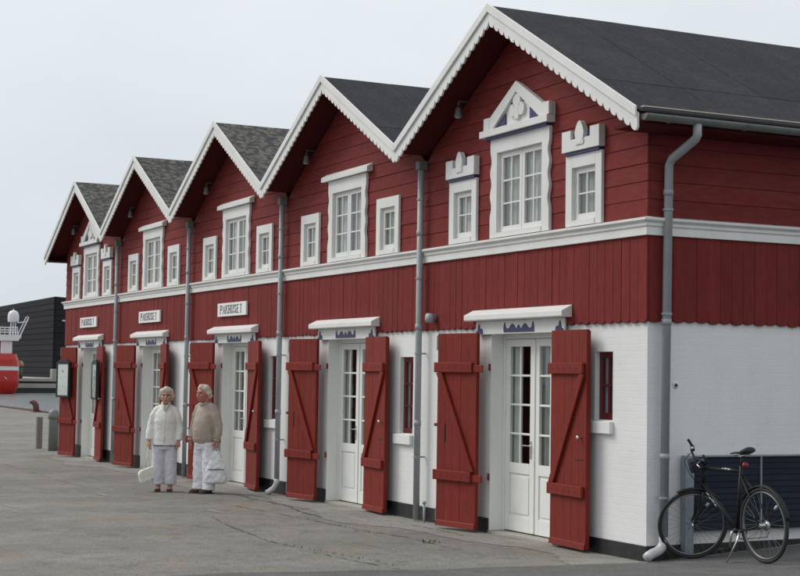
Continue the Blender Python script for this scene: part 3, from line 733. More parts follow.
def shutter(c, side, k, ang, off):
    """ledged and braced door-height shutter; origin at the hinge edge, x towards the free edge"""
    hx = c+(.80 if side > 0 else -.75); g0 = gh(hx, -.2)
    wd = .755 if side > 0 else .72; zb = g0+.035; zt = 2.29
    t0, t1 = 0, -.045
    npl = 5; pw = wd/npl
    M_ = Matrix.Translation((hx, -off, 0)) @ Matrix.Rotation(-side*ang, 4, 'Z') @ Matrix.Diagonal((side, 1, 1, 1))
    # backing leaf (holds the planks), then the planks one by one
    def bd(mb, nm, mt, par, bev=.004):
        mb.xform(M_)
        if side < 0: mb.f = [tuple(reversed(q)) for q in mb.f]
        return mb.build(nm, mt, par, bevel=bev)
    sh = bd(MB().box(.012, wd-.012, -.022, -.001, zb+.012, zt-.012), 'shutter', 'shut', W, 0)
    for i in range(npl):
        j = random.uniform(-.0015, .0015)
        bd(MB().box(pw*i+.0008, pw*(i+1)-.0008, -.056+j, -.0225, zb+random.uniform(0, .004), zt), 'plank', 'shut', sh, .0025)
    for zc in (1.885, .61):
        bd(MB().box(-.015 if side > 0 else .05, wd-.03 if side > 0 else wd+.03, -.095, -.0585, zc-.06, zc+.06), 'batten', 'shut', sh, .008)
        for i in range(5): bd(MB().tube([(.1+.125*i, -.094, zc), (.1+.125*i, -.099, zc)], .009, 8), 'bolt_head', 'shut', sh, 0)
        # strap hinge bent back to the jamb
        bd(MB().box(-.125, .049, -.075, -.0585 if side < 0 else -.06, zc-.055, zc+.03), 'strap_hinge', 'shut', sh, .006) if side < 0 else None
        p = MB().tube([(hx-side*.035, -.016, zc-.03), (hx-side*.035, -.016, zc+.05)], .014, 8); p.build('hinge_pin', 'shut', sh, True)
    # brace from the upper free edge to the lower hinge edge
    a, b = (wd-.06, 1.822), (.06, .672)
    dx, dz = b[0]-a[0], b[1]-a[1]; ln = sqrt(dx*dx+dz*dz); ox = .052
    bd(MB().prism([(a[0]-ox, a[1]), (a[0]+ox, a[1]), (b[0]+ox, b[1]), (b[0]-ox, b[1])], -.092, -.0585), 'brace', 'shut', sh, .006)
    bd(MB().prism([(-.0585, zb+.002), (-.074, zb+.002), (-.066, zb+.06), (-.0585, zb+.07)], .003, wd-.003, 'YZ'), 'drip_board', 'shut', sh, .003)
    if side > 0:
        kn = MB().tube([(wd-.10, -.058, 1.17), (wd-.10, -.085, 1.17)], [.012, .010], 10); kn.ell((wd-.10, -.098, 1.17), (.022, .018, .022)); bd(kn, 'knob', 'steel', sh, 0)
        bd(MB().box(wd-.22, wd-.07, -.0588, -.0605, .935, .943), 'latch_slot', 'iron', sh, 0)
    else:
        bd(MB().box(wd-.16, wd-.145, -.0588, -.063, 1.0, 1.22), 'latch_slot', 'iron', sh, 0)
        cy = MB(); cy.box(wd+.002, wd+.035, -.05, -.02, zt-.20, zt-.02); bd(cy, 'edge_plate', 'zincdark', sh, .004)
        cy = MB(); cy.box(wd+.002, wd+.03, -.05, -.02, zb+.05, zb+.20); bd(cy, 'edge_plate', 'zincdark', sh, .004)
        cy = MB(); cy.tube([(wd-.01, -.04, 1.20), (wd+.05, -.045, 1.20)], .02, 8); bd(cy, 'latch_pin', 'shut', sh, 0)
    return M_
SA = [(.20, .12, .05, .05), (.20, .12, .07, .05), (.24, .12, .13, .045), (.24, .12, .16, .045), (.24, .12, .09, .045)]
SM = []
for k, c in enumerate(CX):
    al, ol, ar, orr = SA[k]
    SM.append((shutter(c, -1, k, al, ol), shutter(c, 1, k, ar, orr)))

# ------------------------------------------------------------------ wall signs reading PAKHUSET
GL = {'P': [[(0,0),(0,1)], [(0,1),(.45,1),(.55,.9),(.55,.62),(.45,.52),(0,.52)]],
      'A': [[(0,0),(.32,1),(.64,0)], [(.12,.36),(.52,.36)]],
      'K': [[(0,0),(0,1)], [(.55,1),(.03,.48)], [(.18,.6),(.6,0)]],
      'H': [[(0,0),(0,1)], [(.55,0),(.55,1)], [(0,.52),(.55,.52)]],
      'U': [[(0,1),(0,.2),(.1,.03),(.45,.03),(.55,.2),(.55,1)]],
      'S': [[(.52,.82),(.42,.97),(.12,.97),(.02,.82),(.06,.62),(.5,.40),(.53,.18),(.42,.03),(.12,.03),(0,.18)]],
      'E': [[(0,0),(0,1)], [(0,1),(.5,1)], [(0,.52),(.42,.52)], [(0,0),(.52,0)]],
      'T': [[(.28,0),(.28,1)], [(.02,1),(.54,1)]]}
SER = {'P': [(0,0),(0,1)], 'A': [(0,0),(.64,0)], 'K': [(0,0),(0,1),(.6,0),(.55,1)], 'H': [(0,0),(0,1),(.55,0),(.55,1)], 'U': [(0,1),(.55,1)], 'S': [], 'E': [(0,0),(0,1)], 'T': [(.28,0)]}
def lettering(word, x0, x1, z0, z1, y):
    m = MB(); n = len(word); adv = (x1-x0)/n; sx = adv*1.06; sz = z1-z0
    def stroke(a, b, wd):
        d = Vector((b[0]-a[0], b[1]-a[1])); L_ = d.length
        if L_ < 1e-6: return
        d /= L_; nn = Vector((-d.y, d.x))*wd/2; e = d*wd*.3
        pts = [(a[0]-e.x+nn.x, a[1]-e.y+nn.y), (b[0]+e.x+nn.x, b[1]+e.y+nn.y), (b[0]+e.x-nn.x, b[1]+e.y-nn.y), (a[0]-e.x-nn.x, a[1]-e.y-nn.y)]
        m.prism(pts, y, y-.003)
    for i, ch in enumerate(word):
        ox = x0+adv*i
        for pl in GL[ch]:
            for p, q in zip(pl, pl[1:]):
                thick = .024 if abs(q[0]-p[0]) < .25 else .013
                stroke((ox+p[0]*sx, z0+p[1]*sz), (ox+q[0]*sx, z0+q[1]*sz), thick)
        for p in SER[ch]: stroke((ox+p[0]*sx-.018, z0+p[1]*sz), (ox+p[0]*sx+.018, z0+p[1]*sz), .012)
    return m
for k, txt in ((2, 'white sign reading PAKHUSET above the middle door, nearest of the three signs'), (3, 'white sign reading PAKHUSET above the second door from the left, middle of the three'), (4, 'smallest white sign reading PAKHUSET, above the farthest door with notice cases')):
    c = CX[k]-.10; t = empty('wall_sign', (c, -.04, 2.73)); tag(t, txt, 'sign', 'name signs above the doors')
    b = MB().box(-.70, .70, -.038, -.004, 0, .225).build('board', 'sign', t, bevel=.003)
    for i, ch in enumerate('PAKHUSET'): lettering(ch, -.555+.139*i, -.416+.139*i, .05, .180, -.0385).build('letter', 'ink', b)

# ------------------------------------------------------------------ lamps under the gables
def floodlight(k, lab):
    c = CX[k]; x = c-1.30; z = 4.98
    t = empty('floodlight', (x, -.06, z)); tag(t, lab, 'lamp', 'floodlights under the gables')
    MB().tube([(0, .03, .12), (0, -.10, .12), (0, -.10, .06)], .012, 8).build('bracket', 'zincdark', t, True)
    h = MB(); h.lathe([(.022, .05), (.036, .035), (.04, 0), (.054, -.065), (.056, -.072)], (0, -.10, 0), 14); h.build('lamp_head', 'zincdark', t, True)
    MB().lathe([(.046, -.06), (.034, -.085), (.008, -.09)], (0, -.10, 0), 12).build('lens', 'zinc', t, True)
for k, lab in ((0, 'small grey lamp under the left slope of the nearest gable'), (1, 'small grey lamp under the left slope of the second gable from the right'), (2, 'small grey lamp under the left slope of the middle gable'), (3, 'small grey lamp under the left slope of the second gable from the left'), (4, 'small grey lamp under the left slope of the farthest gable')):
    floodlight(k, lab)
t = empty('wall_lamp', (-4.49, -.034, 2.50)); tag(t, 'small round grey lamp beside the downpipe left of the nearest door', 'lamp')
MB().tube([(0, .0, 0), (0, -.03, 0)], .05, 14).build('base_plate', 'zincdark', t, True)
h = MB(); h.tube([(0, -.03, 0), (0, -.12, .0)], [.055, .06], 14); h.build('lamp_head', 'zinc', t, True)
t = empty('wall_vent', (.001, .34, 1.73)); tag(t, 'tiny dark vent hole with a pale ring in the white end wall', 'vent')
v = MB(); v.tube([(0, 0, 0), (.006, 0, 0)], .035, 16); v.build('ring', 'masonry', t, True)
v = MB(); v.tube([(.0065, 0, 0), (.009, 0, 0)], .018, 14); v.build('hole', 'ink', t, True)

# ------------------------------------------------------------------ notice cases on the farthest shutters
def notice(Mx, x, lab):
    t = empty('notice_case'); t.matrix_world = Mx @ Matrix.Translation((x, -.097, 1.15)); tag(t, lab, 'notice case', 'notice cases on the farthest shutters')
    w2 = .30
    m = MB(); m.box(-w2, -w2+.045, -.07, -.001, 0, .80); m.box(w2-.045, w2, -.07, -.001, 0, .80); m.box(-w2+.045, w2-.045, -.07, -.001, 0, .045)
    m.prism([(-w2+.045, .755), (w2-.045, .755), (w2-.045, .80), (.15, .85), (-.15, .85), (-w2+.045, .80)], -.07, -.001)
    m.build('frame', 'iron', t, bevel=.004)
    MB().box(-w2+.046, w2-.046, -.055, -.002, .046, .754).build('paper', 'sign', t)
    MB().box(-w2+.046, w2-.046, -.062, -.058, .046, .754).build('pane', 'glass', t)
    m = MB(); m.prism([(-.02, .55), (.05, .60), (.07, .64), (-.03, .585)], -.0552, -.0565); m.build('red_mark', 'redlens', t)
notice(SM[4][0], .40, 'black framed notice case with white paper on the outermost left shutter')
notice(SM[4][1], .36, 'black framed notice case seen edge-on beside the farthest door')

# ------------------------------------------------------------------ navy slatted panel on the end wall
t = empty('slatted_panel', (.022, 0, .02)); tag(t, 'dark navy slatted panel in a grey frame against the end wall', 'panel')
pz0, pz1, py0 = .27, 1.0, .50
MB().box(.0, .075, py0-.105, py0, -.05, pz1+.015).build('post', 'greymetal', t, bevel=.004)
MB().box(0, .02, py0, 4.2, pz0, pz1).build('backing', 'navy', t)
n = 12; sh = (pz1-pz0)/n
for i in range(n):
    for (a, b) in ((py0+.002, 1.335), (1.355, 2.19), (2.21, 3.2), (3.22, 4.2)):
        z = pz0+sh*i; MB().add([(.021, a, z), (.052, a, z), (.047, a, z+sh-.004), (.021, a, z+sh-.004), (.021, b, z), (.052, b, z), (.047, b, z+sh-.004), (.021, b, z+sh-.004)],
            [(3,2,1,0),(4,5,6,7),(0,1,5,4),(1,2,6,5),(2,3,7,6),(3,0,4,7)]).build('slat', 'navy', t)
for y in (1.345, 2.20, 3.21): MB().box(.021, .066, y-.008, y+.008, pz0, pz1+.012).build('mullion', 'greymetal', t)
MB().box(.0, .07, py0+.001, 4.2, pz1+.001, pz1+.014).build('top_rail', 'greymetal', t)

# ------------------------------------------------------------------ bicycle
def bicycle():
    rear = Vector((1.332, .392, gh(1.332, .392)+.008)); ang = 3.11
    fr = Vector((.262, .40, gh(.262, .40)+.006))
    pit = atan2(fr.z-rear.z, 1.07)
    T = empty('bicycle'); T.matrix_world = Matrix.Translation(rear) @ Matrix.Rotation(ang, 4, 'Z') @ Matrix.Rotation(-pit, 4, 'Y') @ Matrix.Rotation(radians(-2.5), 4, 'X')
    tag(T, 'black bicycle on its kickstand by the navy panel, front wheel turned', 'bicycle')
    R = .345; WB = 1.07
    hd_t, hd_b = Vector((.85, 0, .90)), Vector((.905, 0, .70))
    axis = (hd_t-hd_b).normalized()
    steer = Matrix.Translation(hd_b) @ Matrix.Rotation(radians(68), 4, axis) @ Matrix.Translation(-hd_b)
    def wheel(cx, nm, mtx=None):
        def circ(rad, n, y=0): return [(cx+rad*cos(2*pi*i/n), y, R+rad*sin(2*pi*i/n)) for i in range(n)]
        def fin(m, n_, mt, par): 
            if mtx: m.xform(mtx)
            return m.build(n_, mt, par, True)
        t = fin(MB().tube(circ(R-.017, 56), .017, 10, closed=True), nm, 'tyre', T)
        fin(MB().tube(circ(R-.042, 56), .010, 8, closed=True, squash=(1.1, .9)), 'rim', 'rim', t)
        h = MB().tube([(cx, -.05, R), (cx, -.03, R), (cx, .03, R), (cx, .05, R)], [.018, .022, .022, .018], 12)
        if nm == 'rear_wheel': h.tube([(cx, -.02, R), (cx, -.045, R)], [.05, .035], 16)
        h.tube([(cx, -.065, R), (cx, .065, R)], .007, 8)
        fin(h, 'hub', 'steel', t)
        s = MB()
        for i in range(28):
            a = 2*pi*i/28; b = a+(.6 if i % 4 < 2 else -.6); sd = .028 if i % 2 else -.028
            s.tube([(cx+.02*cos(b), sd, R+.02*sin(b)), (cx+(R-.05)*cos(a), 0, R+(R-.05)*sin(a))], .0014, 4, cap=False)
        sp = fin(s, 'spokes', 'rim', t)
        rf = fin(MB().tube([(cx+.22*cos(2.4), -.012, R+.22*sin(2.4)), (cx+.26*cos(2.4), -.012, R+.26*sin(2.4))], .014, 6), 'reflector', 'bwhite', t)
    wheel(0, 'rear_wheel'); wheel(WB, 'front_wheel', steer)
    BB = Vector((.41, -.0, .29)); ST = Vector((.285, 0, .84))
    f = MB()
    f.tube([hd_b+axis*-.01, hd_t], .021, 12)
    f.tube([hd_t-axis*.03, ST], .017, 12); f.tube([hd_b+axis*.03, BB], .021, 12); f.tube([BB, ST+Vector((-.012, 0, .05))], .017, 12)
    for s in (-1, 1):
        f.tube([BB+Vector((-.02, s*.02, 0)), (.15, s*.05, .31), (0, s*.062, R)], .010, 8)
        f.tube([ST+Vector((0, s*.012, -.03)), (.12, s*.045, .6), (0, s*.062, R)], .008, 8)
    f.tube([BB+Vector((0, -.035, 0)), BB+Vector((0, .035, 0))], .024, 12)
    fo = f.build('frame', 'bframe', T, True)
    # pale lettering patches on the tubes
    dd = (BB-hd_b).normalized(); nrm = Vector((dd.z, 0, -dd.x))
    for (a, b, off) in ((.10, .145, .004), (.155, .19, -.004), (.20, .25, .003), (.26, .29, -.003)):
        p0, p1 = hd_b+dd*a, hd_b+dd*b
        for sg in (-1, 1):
            q = MB().tube([p0+Vector((0, sg*.0195, 0))+nrm*off, p1+Vector((0, sg*.0195, 0))+nrm*(off+.002)], .0045, 6); q.build('decal', 'bwhite', fo)
    d2 = (ST-hd_t).normalized()
    for (a, b) in ((.30, .33), (.34, .38), (.39, .43)):
        p0 = hd_t+d2*a; p1 = hd_t+d2*b
        for sg in (-1, 1): MB().tube([p0+Vector((0, sg*.015, .0)), p1+Vector((0, sg*.015, .004))], .005, 6).build('decal', 'bwhite', fo)
    # fork, stem, bars (all turned with the steering)
    k = MB()
    k.tube([hd_b, hd_b-axis*.05], .02, 10)
    cr_ = hd_b-axis*.055
    k.tube([cr_+Vector((0, -.05, -.01)), cr_+Vector((0, .05, -.01))], .018, 10)
    for s in (-1, 1): k.tube([cr_+Vector((0, s*.048, 0)), cr_+Vector((.035, s*.054, -.12)), (WB-.012, s*.058, R+.03), (WB, s*.058, R)], [.015, .014, .011, .010], 8)
    k.xform(steer).build('fork', 'bframe', T, True)
    h = MB(); top = hd_t+axis*.05
    h.tube([hd_t, top], .018, 10); h.tube([top-axis*.02, top+Vector((.09, 0, .045))], .016, 10)
    bc = top+Vector((.09, 0, .045))
    h.tube([bc+Vector((-.05, -.30, .03)), bc+Vector((-.01, -.18, .025)), bc+Vector((0, -.06, 0)), bc, bc+Vector((0, .06, 0)), bc+Vector((-.01, .18, .025)), bc+Vector((-.05, .30, .03))], .011, 8)
    hb = h.xform(steer).build('handlebar', 'bframe', T, True)
    for s in (-1, 1):
        MB().tube([bc+Vector((-.03, s*.19, .026)), bc+Vector((-.05, s*.31, .031))], .017, 8).xform(steer).build('grip', 'tyre', hb, True)
        g = MB().tube([bc+Vector((-.045, s*.30, .03)), bc+Vector((-.035, s*.31, .07)), bc+Vector((-.02, s*.31, .105))], [.012, .013, .014], 8).xform(steer).build('bar_end', 'tyre', hb, True)
        MB().tube([bc+Vector((-.01, s*.16, .01)), bc+Vector((.03, s*.18, -.01)), bc+Vector((.02, s*.26, -.02))], .006, 6).xform(steer).build('brake_lever', 'steel', hb, True)
        MB().tube([bc+Vector((.02, s*.15, .01)), bc+Vector((.09, s*.12, -.05)), bc+Vector((.07, s*.05, -.17)), hd_b+Vector((.04, s*.02, .03))], .0035, 5).xform(steer).build('cable', 'tyre', hb, True)
    MB().box(bc.x-.01, bc.x+.07, -.06, .06, bc.z-.13, bc.z-.01).xform(steer).build('bar_bag', 'navycloth', T, bevel=.012)
    MB().tube([bc+Vector((-.02, -.19, .035)), bc+Vector((-.02, -.19, .06))], [.022, .016], 10).xform(steer).build('bell', 'steel', hb, True)
    # seat
    sp_ = MB().tube([ST, ST+Vector((-.04, 0, .15))], .0135, 10).build('seat_post', 'bframe', T, True)
    sc = ST+Vector((-.04, 0, .165)); s = MB()
    s.tube([sc+Vector((.17, 0, .0)), sc+Vector((.10, 0, .008)), sc+Vector((0, 0, .004)), sc+Vector((-.07, 0, .016)), sc+Vector((-.12, 0, .028)), sc+Vector((-.135, 0, .03))], [.014, .022, .038, .068, .066, .035], 14, squash=(.45, 1))
    sd = s.build('saddle', 'tyre', T, True)
    for sg in (-1, 1): MB().tube([sc+Vector((.12, sg*.012, -.012)), sc+Vector((.03, sg*.02, -.03)), sc+Vector((-.09, sg*.03, -.015))], .0035, 6).build('saddle_rail', 'steel', sd, True)
    MB().lathe([(.025, -.018), (.029, 0), (.026, .018)], (0, 0, 0), 14).xform(Matrix.Translation(ST+Vector((-.075, 0, .055))) @ Matrix.Rotation(pi/2, 4, 'Y')).build('tail_light', 'redlens', T, True)
    # mudguards
    def guard(cx, a0, a1, n_, mtx=None):
        v = []; F = []; n = 22; rr = R+.022
        for i in range(n+1):
            a = a0+(a1-a0)*i/n
            for (y, dr) in ((-.024, -.012), (-.014, .0), (.014, .0), (.024, -.012)):
                v.append((cx+(rr+dr)*cos(a), y, R+(rr+dr)*sin(a)))
        for i in range(n):
            for j in range(3): F.append((i*4+j, i*4+j+1, i*4+j+5, i*4+j+4))
        m = MB().add(v, F)
        for sg in (-1, 1):
            am = a0+(a1-a0)*(.8 if cx == 0 else .5)
            m.tube([(cx, sg*.06, R), (cx+(rr-.01)*cos(am), sg*.022, R+(rr-.01)*sin(am))], .0025, 5)
        if mtx: m.xform(mtx)
        o = m.build(n_, 'bframe', T, True); so_ = o.modifiers.new('thick', 'SOLIDIFY'); so_.thickness = .003
    guard(0, radians(40), radians(172), 'rear_mudguard'); guard(WB, radians(75), radians(150), 'front_mudguard', steer)
    # drivetrain on the far side
    dr = MB()
    for i in range(36):
        a = 2*pi*i/36
    dr.tube([(BB.x+.085*cos(2*pi*i/32), -.045, BB.z+.085*sin(2*pi*i/32)) for i in range(32)], .006, 6, closed=True)
    for i in range(4):
        a = pi/4+pi/2*i; dr.tube([(BB.x, -.045, BB.z), (BB.x+.082*cos(a), -.045, BB.z+.082*sin(a))], .008, 6)
    co = dr.build('chainring', 'iron', T, True)
    MB().tube([(BB.x, -.045, BB.z+.087), (0, -.045, R+.04)], .004, 5).tube([(BB.x, -.045, BB.z-.087), (.03, -.045, R-.11), (-.005, -.045, R-.06)], .004, 5).build('chain', 'iron', T, True)
    for sg, a in ((1, radians(-78)), (-1, radians(102))):
        e = Vector((BB.x+.17*cos(a), sg*.075, BB.z+.17*sin(a)))
        c_ = MB().tube([(BB.x, sg*.045, BB.z), (BB.x+.02*cos(a), sg*.065, BB.z+.02*sin(a)), e], [.014, .012, .010], 8).build('crank', 'steel' if sg > 0 else 'bframe', T, True)
        MB().box(e.x-.045, e.x+.045, e.y+sg*.01 if sg > 0 else e.y-.10, e.y+.10 if sg > 0 else e.y-.01, e.z-.012, e.z+.012).build('pedal', 'bframe', T, bevel=.004)
    MB().tube([(.33, .03, .29), (.33, .07, .20), (.38, .17, .004)], [.010, .009, .008], 8).build('kickstand', 'steel', T, True)
    return T
bicycle()

# ------------------------------------------------------------------ bollards and quay things on the left
t = empty('bollard', (-25.2, .14, gh(-25.2, 0))); tag(t, 'grey-green dome-topped bollard standing left of the warehouse', 'bollard')
MB().lathe([(.118, -.1), (.118, .74), (.122, .75), (.122, .79)], n=24).build('shaft', 'brackgreen', t, True)
MB().lathe([(.142, .79), (.142, .86), (.135, .92), (.115, .97), (.08, 1.005), (.04, 1.022), (.005, 1.026)], n=24).build('cap', 'brackgreen', t, True)
t = MB().prism([(-.07, -.07), (.07, -.07), (.07, .07), (-.07, .07)], -.1, .80, 'XY').build('timber_post', 'timber', None, bevel=.012, loc=(-26.3, .04, gh(-26, 0))); tag(t, 'square weathered timber post just behind the dome-topped bollard', 'post')
t = empty('mooring_bollard', (-58.4, 7.2, gh(-58, 0))); tag(t, 'dark red hooked mooring bollard on the quay edge', 'mooring bollard')
t.rotation_euler = (0, 0, radians(64))
MB().tube([(0, 0, -.05), (0, 0, .15), (-.02, 0, .32), (-.10, 0, .43), (-.20, 0, .47), (-.30, 0, .45)], [.15, .14, .14, .13, .10, .07], 14).build('post', 'hook', t, True)
MB().lathe([(.24, -.02), (.24, .03), (.2, .05)], n=18).build('base', 'hook', t, True)

# ------------------------------------------------------------------ black hall across the water
def pt(px, py, D):
    """point on the sight line of a photo pixel at depth D"""
    return CAMLOC+(fwd+r_*((px-400)/1533.15)-u_*((py-288)/1533.15))*D
t = empty('black_hall'); tag(t, 'large black clad industrial hall across the harbour', 'building')
c0 = pt(53, 378, 235); lf = pt(0, 378, 275); rt = pt(150, 378, 262)
H_ = 12.75
def wallq(a, b, n, nm):
    d = Vector((b.x-a.x, b.y-a.y, 0)); ln = d.length; d.normalize(); nn = Vector((d.y, -d.x, 0))
    if nn.dot(CAMLOC-a) < 0: nn = -nn
    for i in range(n):
        z0 = .2+(H_-.2)*i/n; z1 = .2+(H_-.2)*(i+1)/n+.02
        P = [a, b]
        m = MB(); v = []
        for (o1, z) in ((.10, z0), (.03, z1)):
            for p in P: v.append((p.x+nn.x*o1, p.y+nn.y*o1, z))
            for p in P: v.append((p.x-nn.x*.2, p.y-nn.y*.2, z))
        m.add(v, [(0, 1, 5, 4), (1, 3, 7, 5), (3, 2, 6, 7), (2, 0, 4, 6), (4, 5, 7, 6), (0, 2, 3, 1)]).build('cladding_panel', 'blackwall', t)
    return d, nn
lf2 = c0+(lf-c0)*2.2
d1, n1 = wallq(c0, lf2, 14, 'l'); d2, n2 = wallq(c0+d1*0-Vector((0, 0, 0)), rt, 14, 'r')
back = lf2+(rt-c0)
MB().add([(p.x, p.y, H_-.05) for p in (c0, lf2, back, rt)]+[(p.x, p.y, H_+.10) for p in (c0, lf2, back, rt)], [(0,1,2,3),(7,6,5,4),(0,4,5,1),(1,5,6,2),(2,6,7,3),(3,7,4,0)]).build('roof', 'blackwall', t)
for z in (9.5, 6.2):
    p = c0+d2*2.2+n2*.15
    MB().ell((p.x, p.y, z-3+.3 if z < 9 else z-.6+.3), (.35, .35, .14)).build('wall_light', 'shipwhite', t, True)

# ------------------------------------------------------------------ red and white ship
def ship():
    p0 = pt(18.5, 391, 207); p0.z = -1.7
    t = empty('moored_ship', p0); ax = Vector((-.2, -1, 0)).normalized(); t.rotation_euler = (0, 0, atan2(ax.y, ax.x))
    tag(t, 'red hulled ship with white superstructure moored across the harbour', 'ship')
    S = 207/1533.15
    LN = 26; HB = 3.0
    # hull sections along x (x=0 stern end seen at the right)
    secs = [(0.0, .55), (.25, .82), (.8, .95), (2, 1), (14, 1), (19, .85), (23, .45), (LN, .05)]
    def hull(zs, m, nm, ext=1.0, x0=0.0):
        v = []; F = []; n = len(zs)
        for (x, wv) in secs:
            for sgn in (-1, 1):
                for (z, b, xo) in zs: v.append((x+xo*max(0, 1-x/2.0)+x0, sgn*HB*b*wv*ext, z))
        ns_ = 2*n
        for i in range(len(secs)-1):
            for j in range(n-1):
                F.append((i*ns_+j, (i+1)*ns_+j, (i+1)*ns_+j+1, i*ns_+j+1)); F.append((i*ns_+n+j, i*ns_+n+j+1, (i+1)*ns_+n+j+1, (i+1)*ns_+n+j))
            F.append((i*ns_+n-1, (i+1)*ns_+n-1, (i+1)*ns_+2*n-1, i*ns_+2*n-1))
        for j in range(n-1): F.append((j, j+1, n+j+1, n+j))
        return MB().add(v, F).build(nm, m, t, True if False else False)
    hull([(-.3, .72, 1.0), (.0, .79, .72), (.25, .85, .5), (.55, .90, .3), (.9, .945, .15), (1.3, .98, .05), (1.7, 1, 0), (3.1, 1, 0), (3.15, 1, 0)], 'shipred', 'hull')
    hull([(3.16, .97, .05), (3.72, .97, .05)], 'shipwhite', 'rail_band')
    hull([(3.73, .99, .0), (4.6, .98, .15), (5.35, .90, .42)], 'shipred', 'upper_deck')
    MB().tube([(1.6, HB*.985+.02, 2.0), (1.9, HB*.985+.02, 2.3)], .045, 6).build('hull_mark', 'shipwhite', t)
    # white column and crow's platform
    MB().prism([(1.0, -.8), (2.5, -.8), (2.5, .8), (1.0, .8)], 5.35, 7.45, 'XY').build('superstructure', 'shipwhite', t, bevel=.15)
    MB().prism([(-.15, 7.95), (3.8, 7.95), (3.8, 7.15), (.2, 7.15), (.05, 7.45), (-.15, 7.6)], -1.2, 1.2).build('bridge_platform', 'shipwhite', t)
    rl = MB()
    for s in (-1.15, 1.15):
        for z in (8.3, 8.6, 8.95): rl.tube([(.35, s, z), (3.75, s, z)], .04, 6)
        for i in range(7): rl.tube([(.35+.56*i, s, 7.95), (.35+.56*i, s, 8.95)], .04, 6)
    for z in (8.3, 8.6, 8.95): rl.tube([(3.75, -1.15, z), (3.75, 1.15, z)], .04, 6)
    rl.build('railing', 'shipwhite', t)
    m = MB()
    for (dx, dy) in ((-.35, -.35), (.35, -.35), (.35, .35), (-.35, .35), (0, 0)): m.tube([(.95+dx, dy, 7.95), (.95+dx*.8, dy*.8, 9.75)], .07, 8)
    m.build('radome_mast', 'shipwhite', t)
    MB().lathe([(.70, 9.7), (.74, 9.85), (.75, 10.5), (.68, 10.85), (.5, 11.12), (.25, 11.25), (.05, 11.3), (.03, 11.5)], (.95, 0, 0), 22).build('radome', 'shipwhite', t, True)
    a = MB()
    for s in (-.35, .35):
        a.tube([(-.05, s, 7.95), (-1.05, s, 10.3), (-.85, s, 10.45)], .09, 8); a.tube([(.35, s, 7.95), (-.75, s, 10.4)], .07, 8)
        a.tube([(.4, s, 9.6), (-.7, s, 9.75)], .06, 6)
    for i in range(5): a.tube([(-.15-.2*i, -.35, 8.2+.47*i), (-.15-.2*i, .35, 8.2+.47*i)], .05, 6)
    a.build('mast_frame', 'shipwhite', t)
ship()
p = pt(20, 378, 208); t = empty('harbour_beacon', (p.x, p.y, .38)); tag(t, 'green post with a yellowish cap beside the red ship', 'beacon')
MB().lathe([(.33, 0), (.28, 1.6)], n=14).build('post', 'green', t, True); MB().lathe([(.42, 1.6), (.44, 2.0), (.25, 2.35), (.12, 2.4)], n=14).build('cap', 'yellow', t, True)
for px_, w_, h_, m_, lab, nm in ((56.5, .75, 1.35, 'conc', 'pale concrete block on the far quay below the black hall', 'concrete_block'), (60.6, .30, 1.0, 'shipwhite', 'slim pale post on the far quay right of the block', 'quay_post'), (52.3, .16, 1.25, 'shoebrown', 'slim dark post on the far quay left of the block', 'quay_post')):
    p = pt(px_, 380, 211); o = MB().prism([(-w_, -w_), (w_, -w_), (w_, w_), (-w_, w_)], -.05, h_, 'XY').build(nm, m_, None, bevel=.06, loc=(p.x, p.y, .38)); tag(o, lab, 'block' if 'block' in nm else 'post')

# ------------------------------------------------------------------ people
def remesh(o, vox, sm=4, disp=0., dsize=.2):
    r = o.modifiers.new('remesh', 'REMESH'); r.mode = 'VOXEL'; r.voxel_size = vox; r.use_smooth_shade = True
    s = o.modifiers.new('smooth', 'SMOOTH'); s.factor = .5; s.iterations = sm
    if disp:
        tx = bpy.data.textures.new('folds', 'CLOUDS'); tx.noise_scale = dsize; tx.noise_depth = 2
        d = o.modifiers.new('folds', 'DISPLACE'); d.texture = tx; d.strength = disp; d.mid_level = .5; d.texture_coords = 'LOCAL'
    return o
def hand(m, wrist, dirn, palm_n, side, curl=.5, L_=.175):
    """palm and five separate bent fingers; dirn = down the hand, palm_n = palm normal, side = thumb side"""
    d = Vector(dirn).normalized(); n = Vector(palm_n).normalized(); sd = Vector(side).normalized(); w_ = Vector(wrist)
    m.tube([w_-d*.02, w_+d*.02, w_+d*.06, w_+d*.088], [.026, .030, .037, .036], 12, squash=(.55, 1) if abs(d.z) < .9 else (.62, 1))
    for i, (off, ln) in enumerate(((.028, .070), (.010, .080), (-.009, .074), (-.027, .058))):
        b = w_+d*.075+sd*off
        p1 = b+d*ln*.45+n*ln*.12*curl; p2 = p1+d*ln*.3*(1-curl*.6)+n*ln*.32*curl; p3 = p2+d*ln*.22*(1-curl*1.3)+n*ln*.28*curl
        m.tube([b, p1, p2, p3], [.0095, .009, .0085, .007], 8)
    b = w_+d*.02+sd*.026; m.tube([b, b+sd*.022+d*.03+n*.012, b+sd*.022+d*.062+n*.028], [.012, .011, .008], 8)
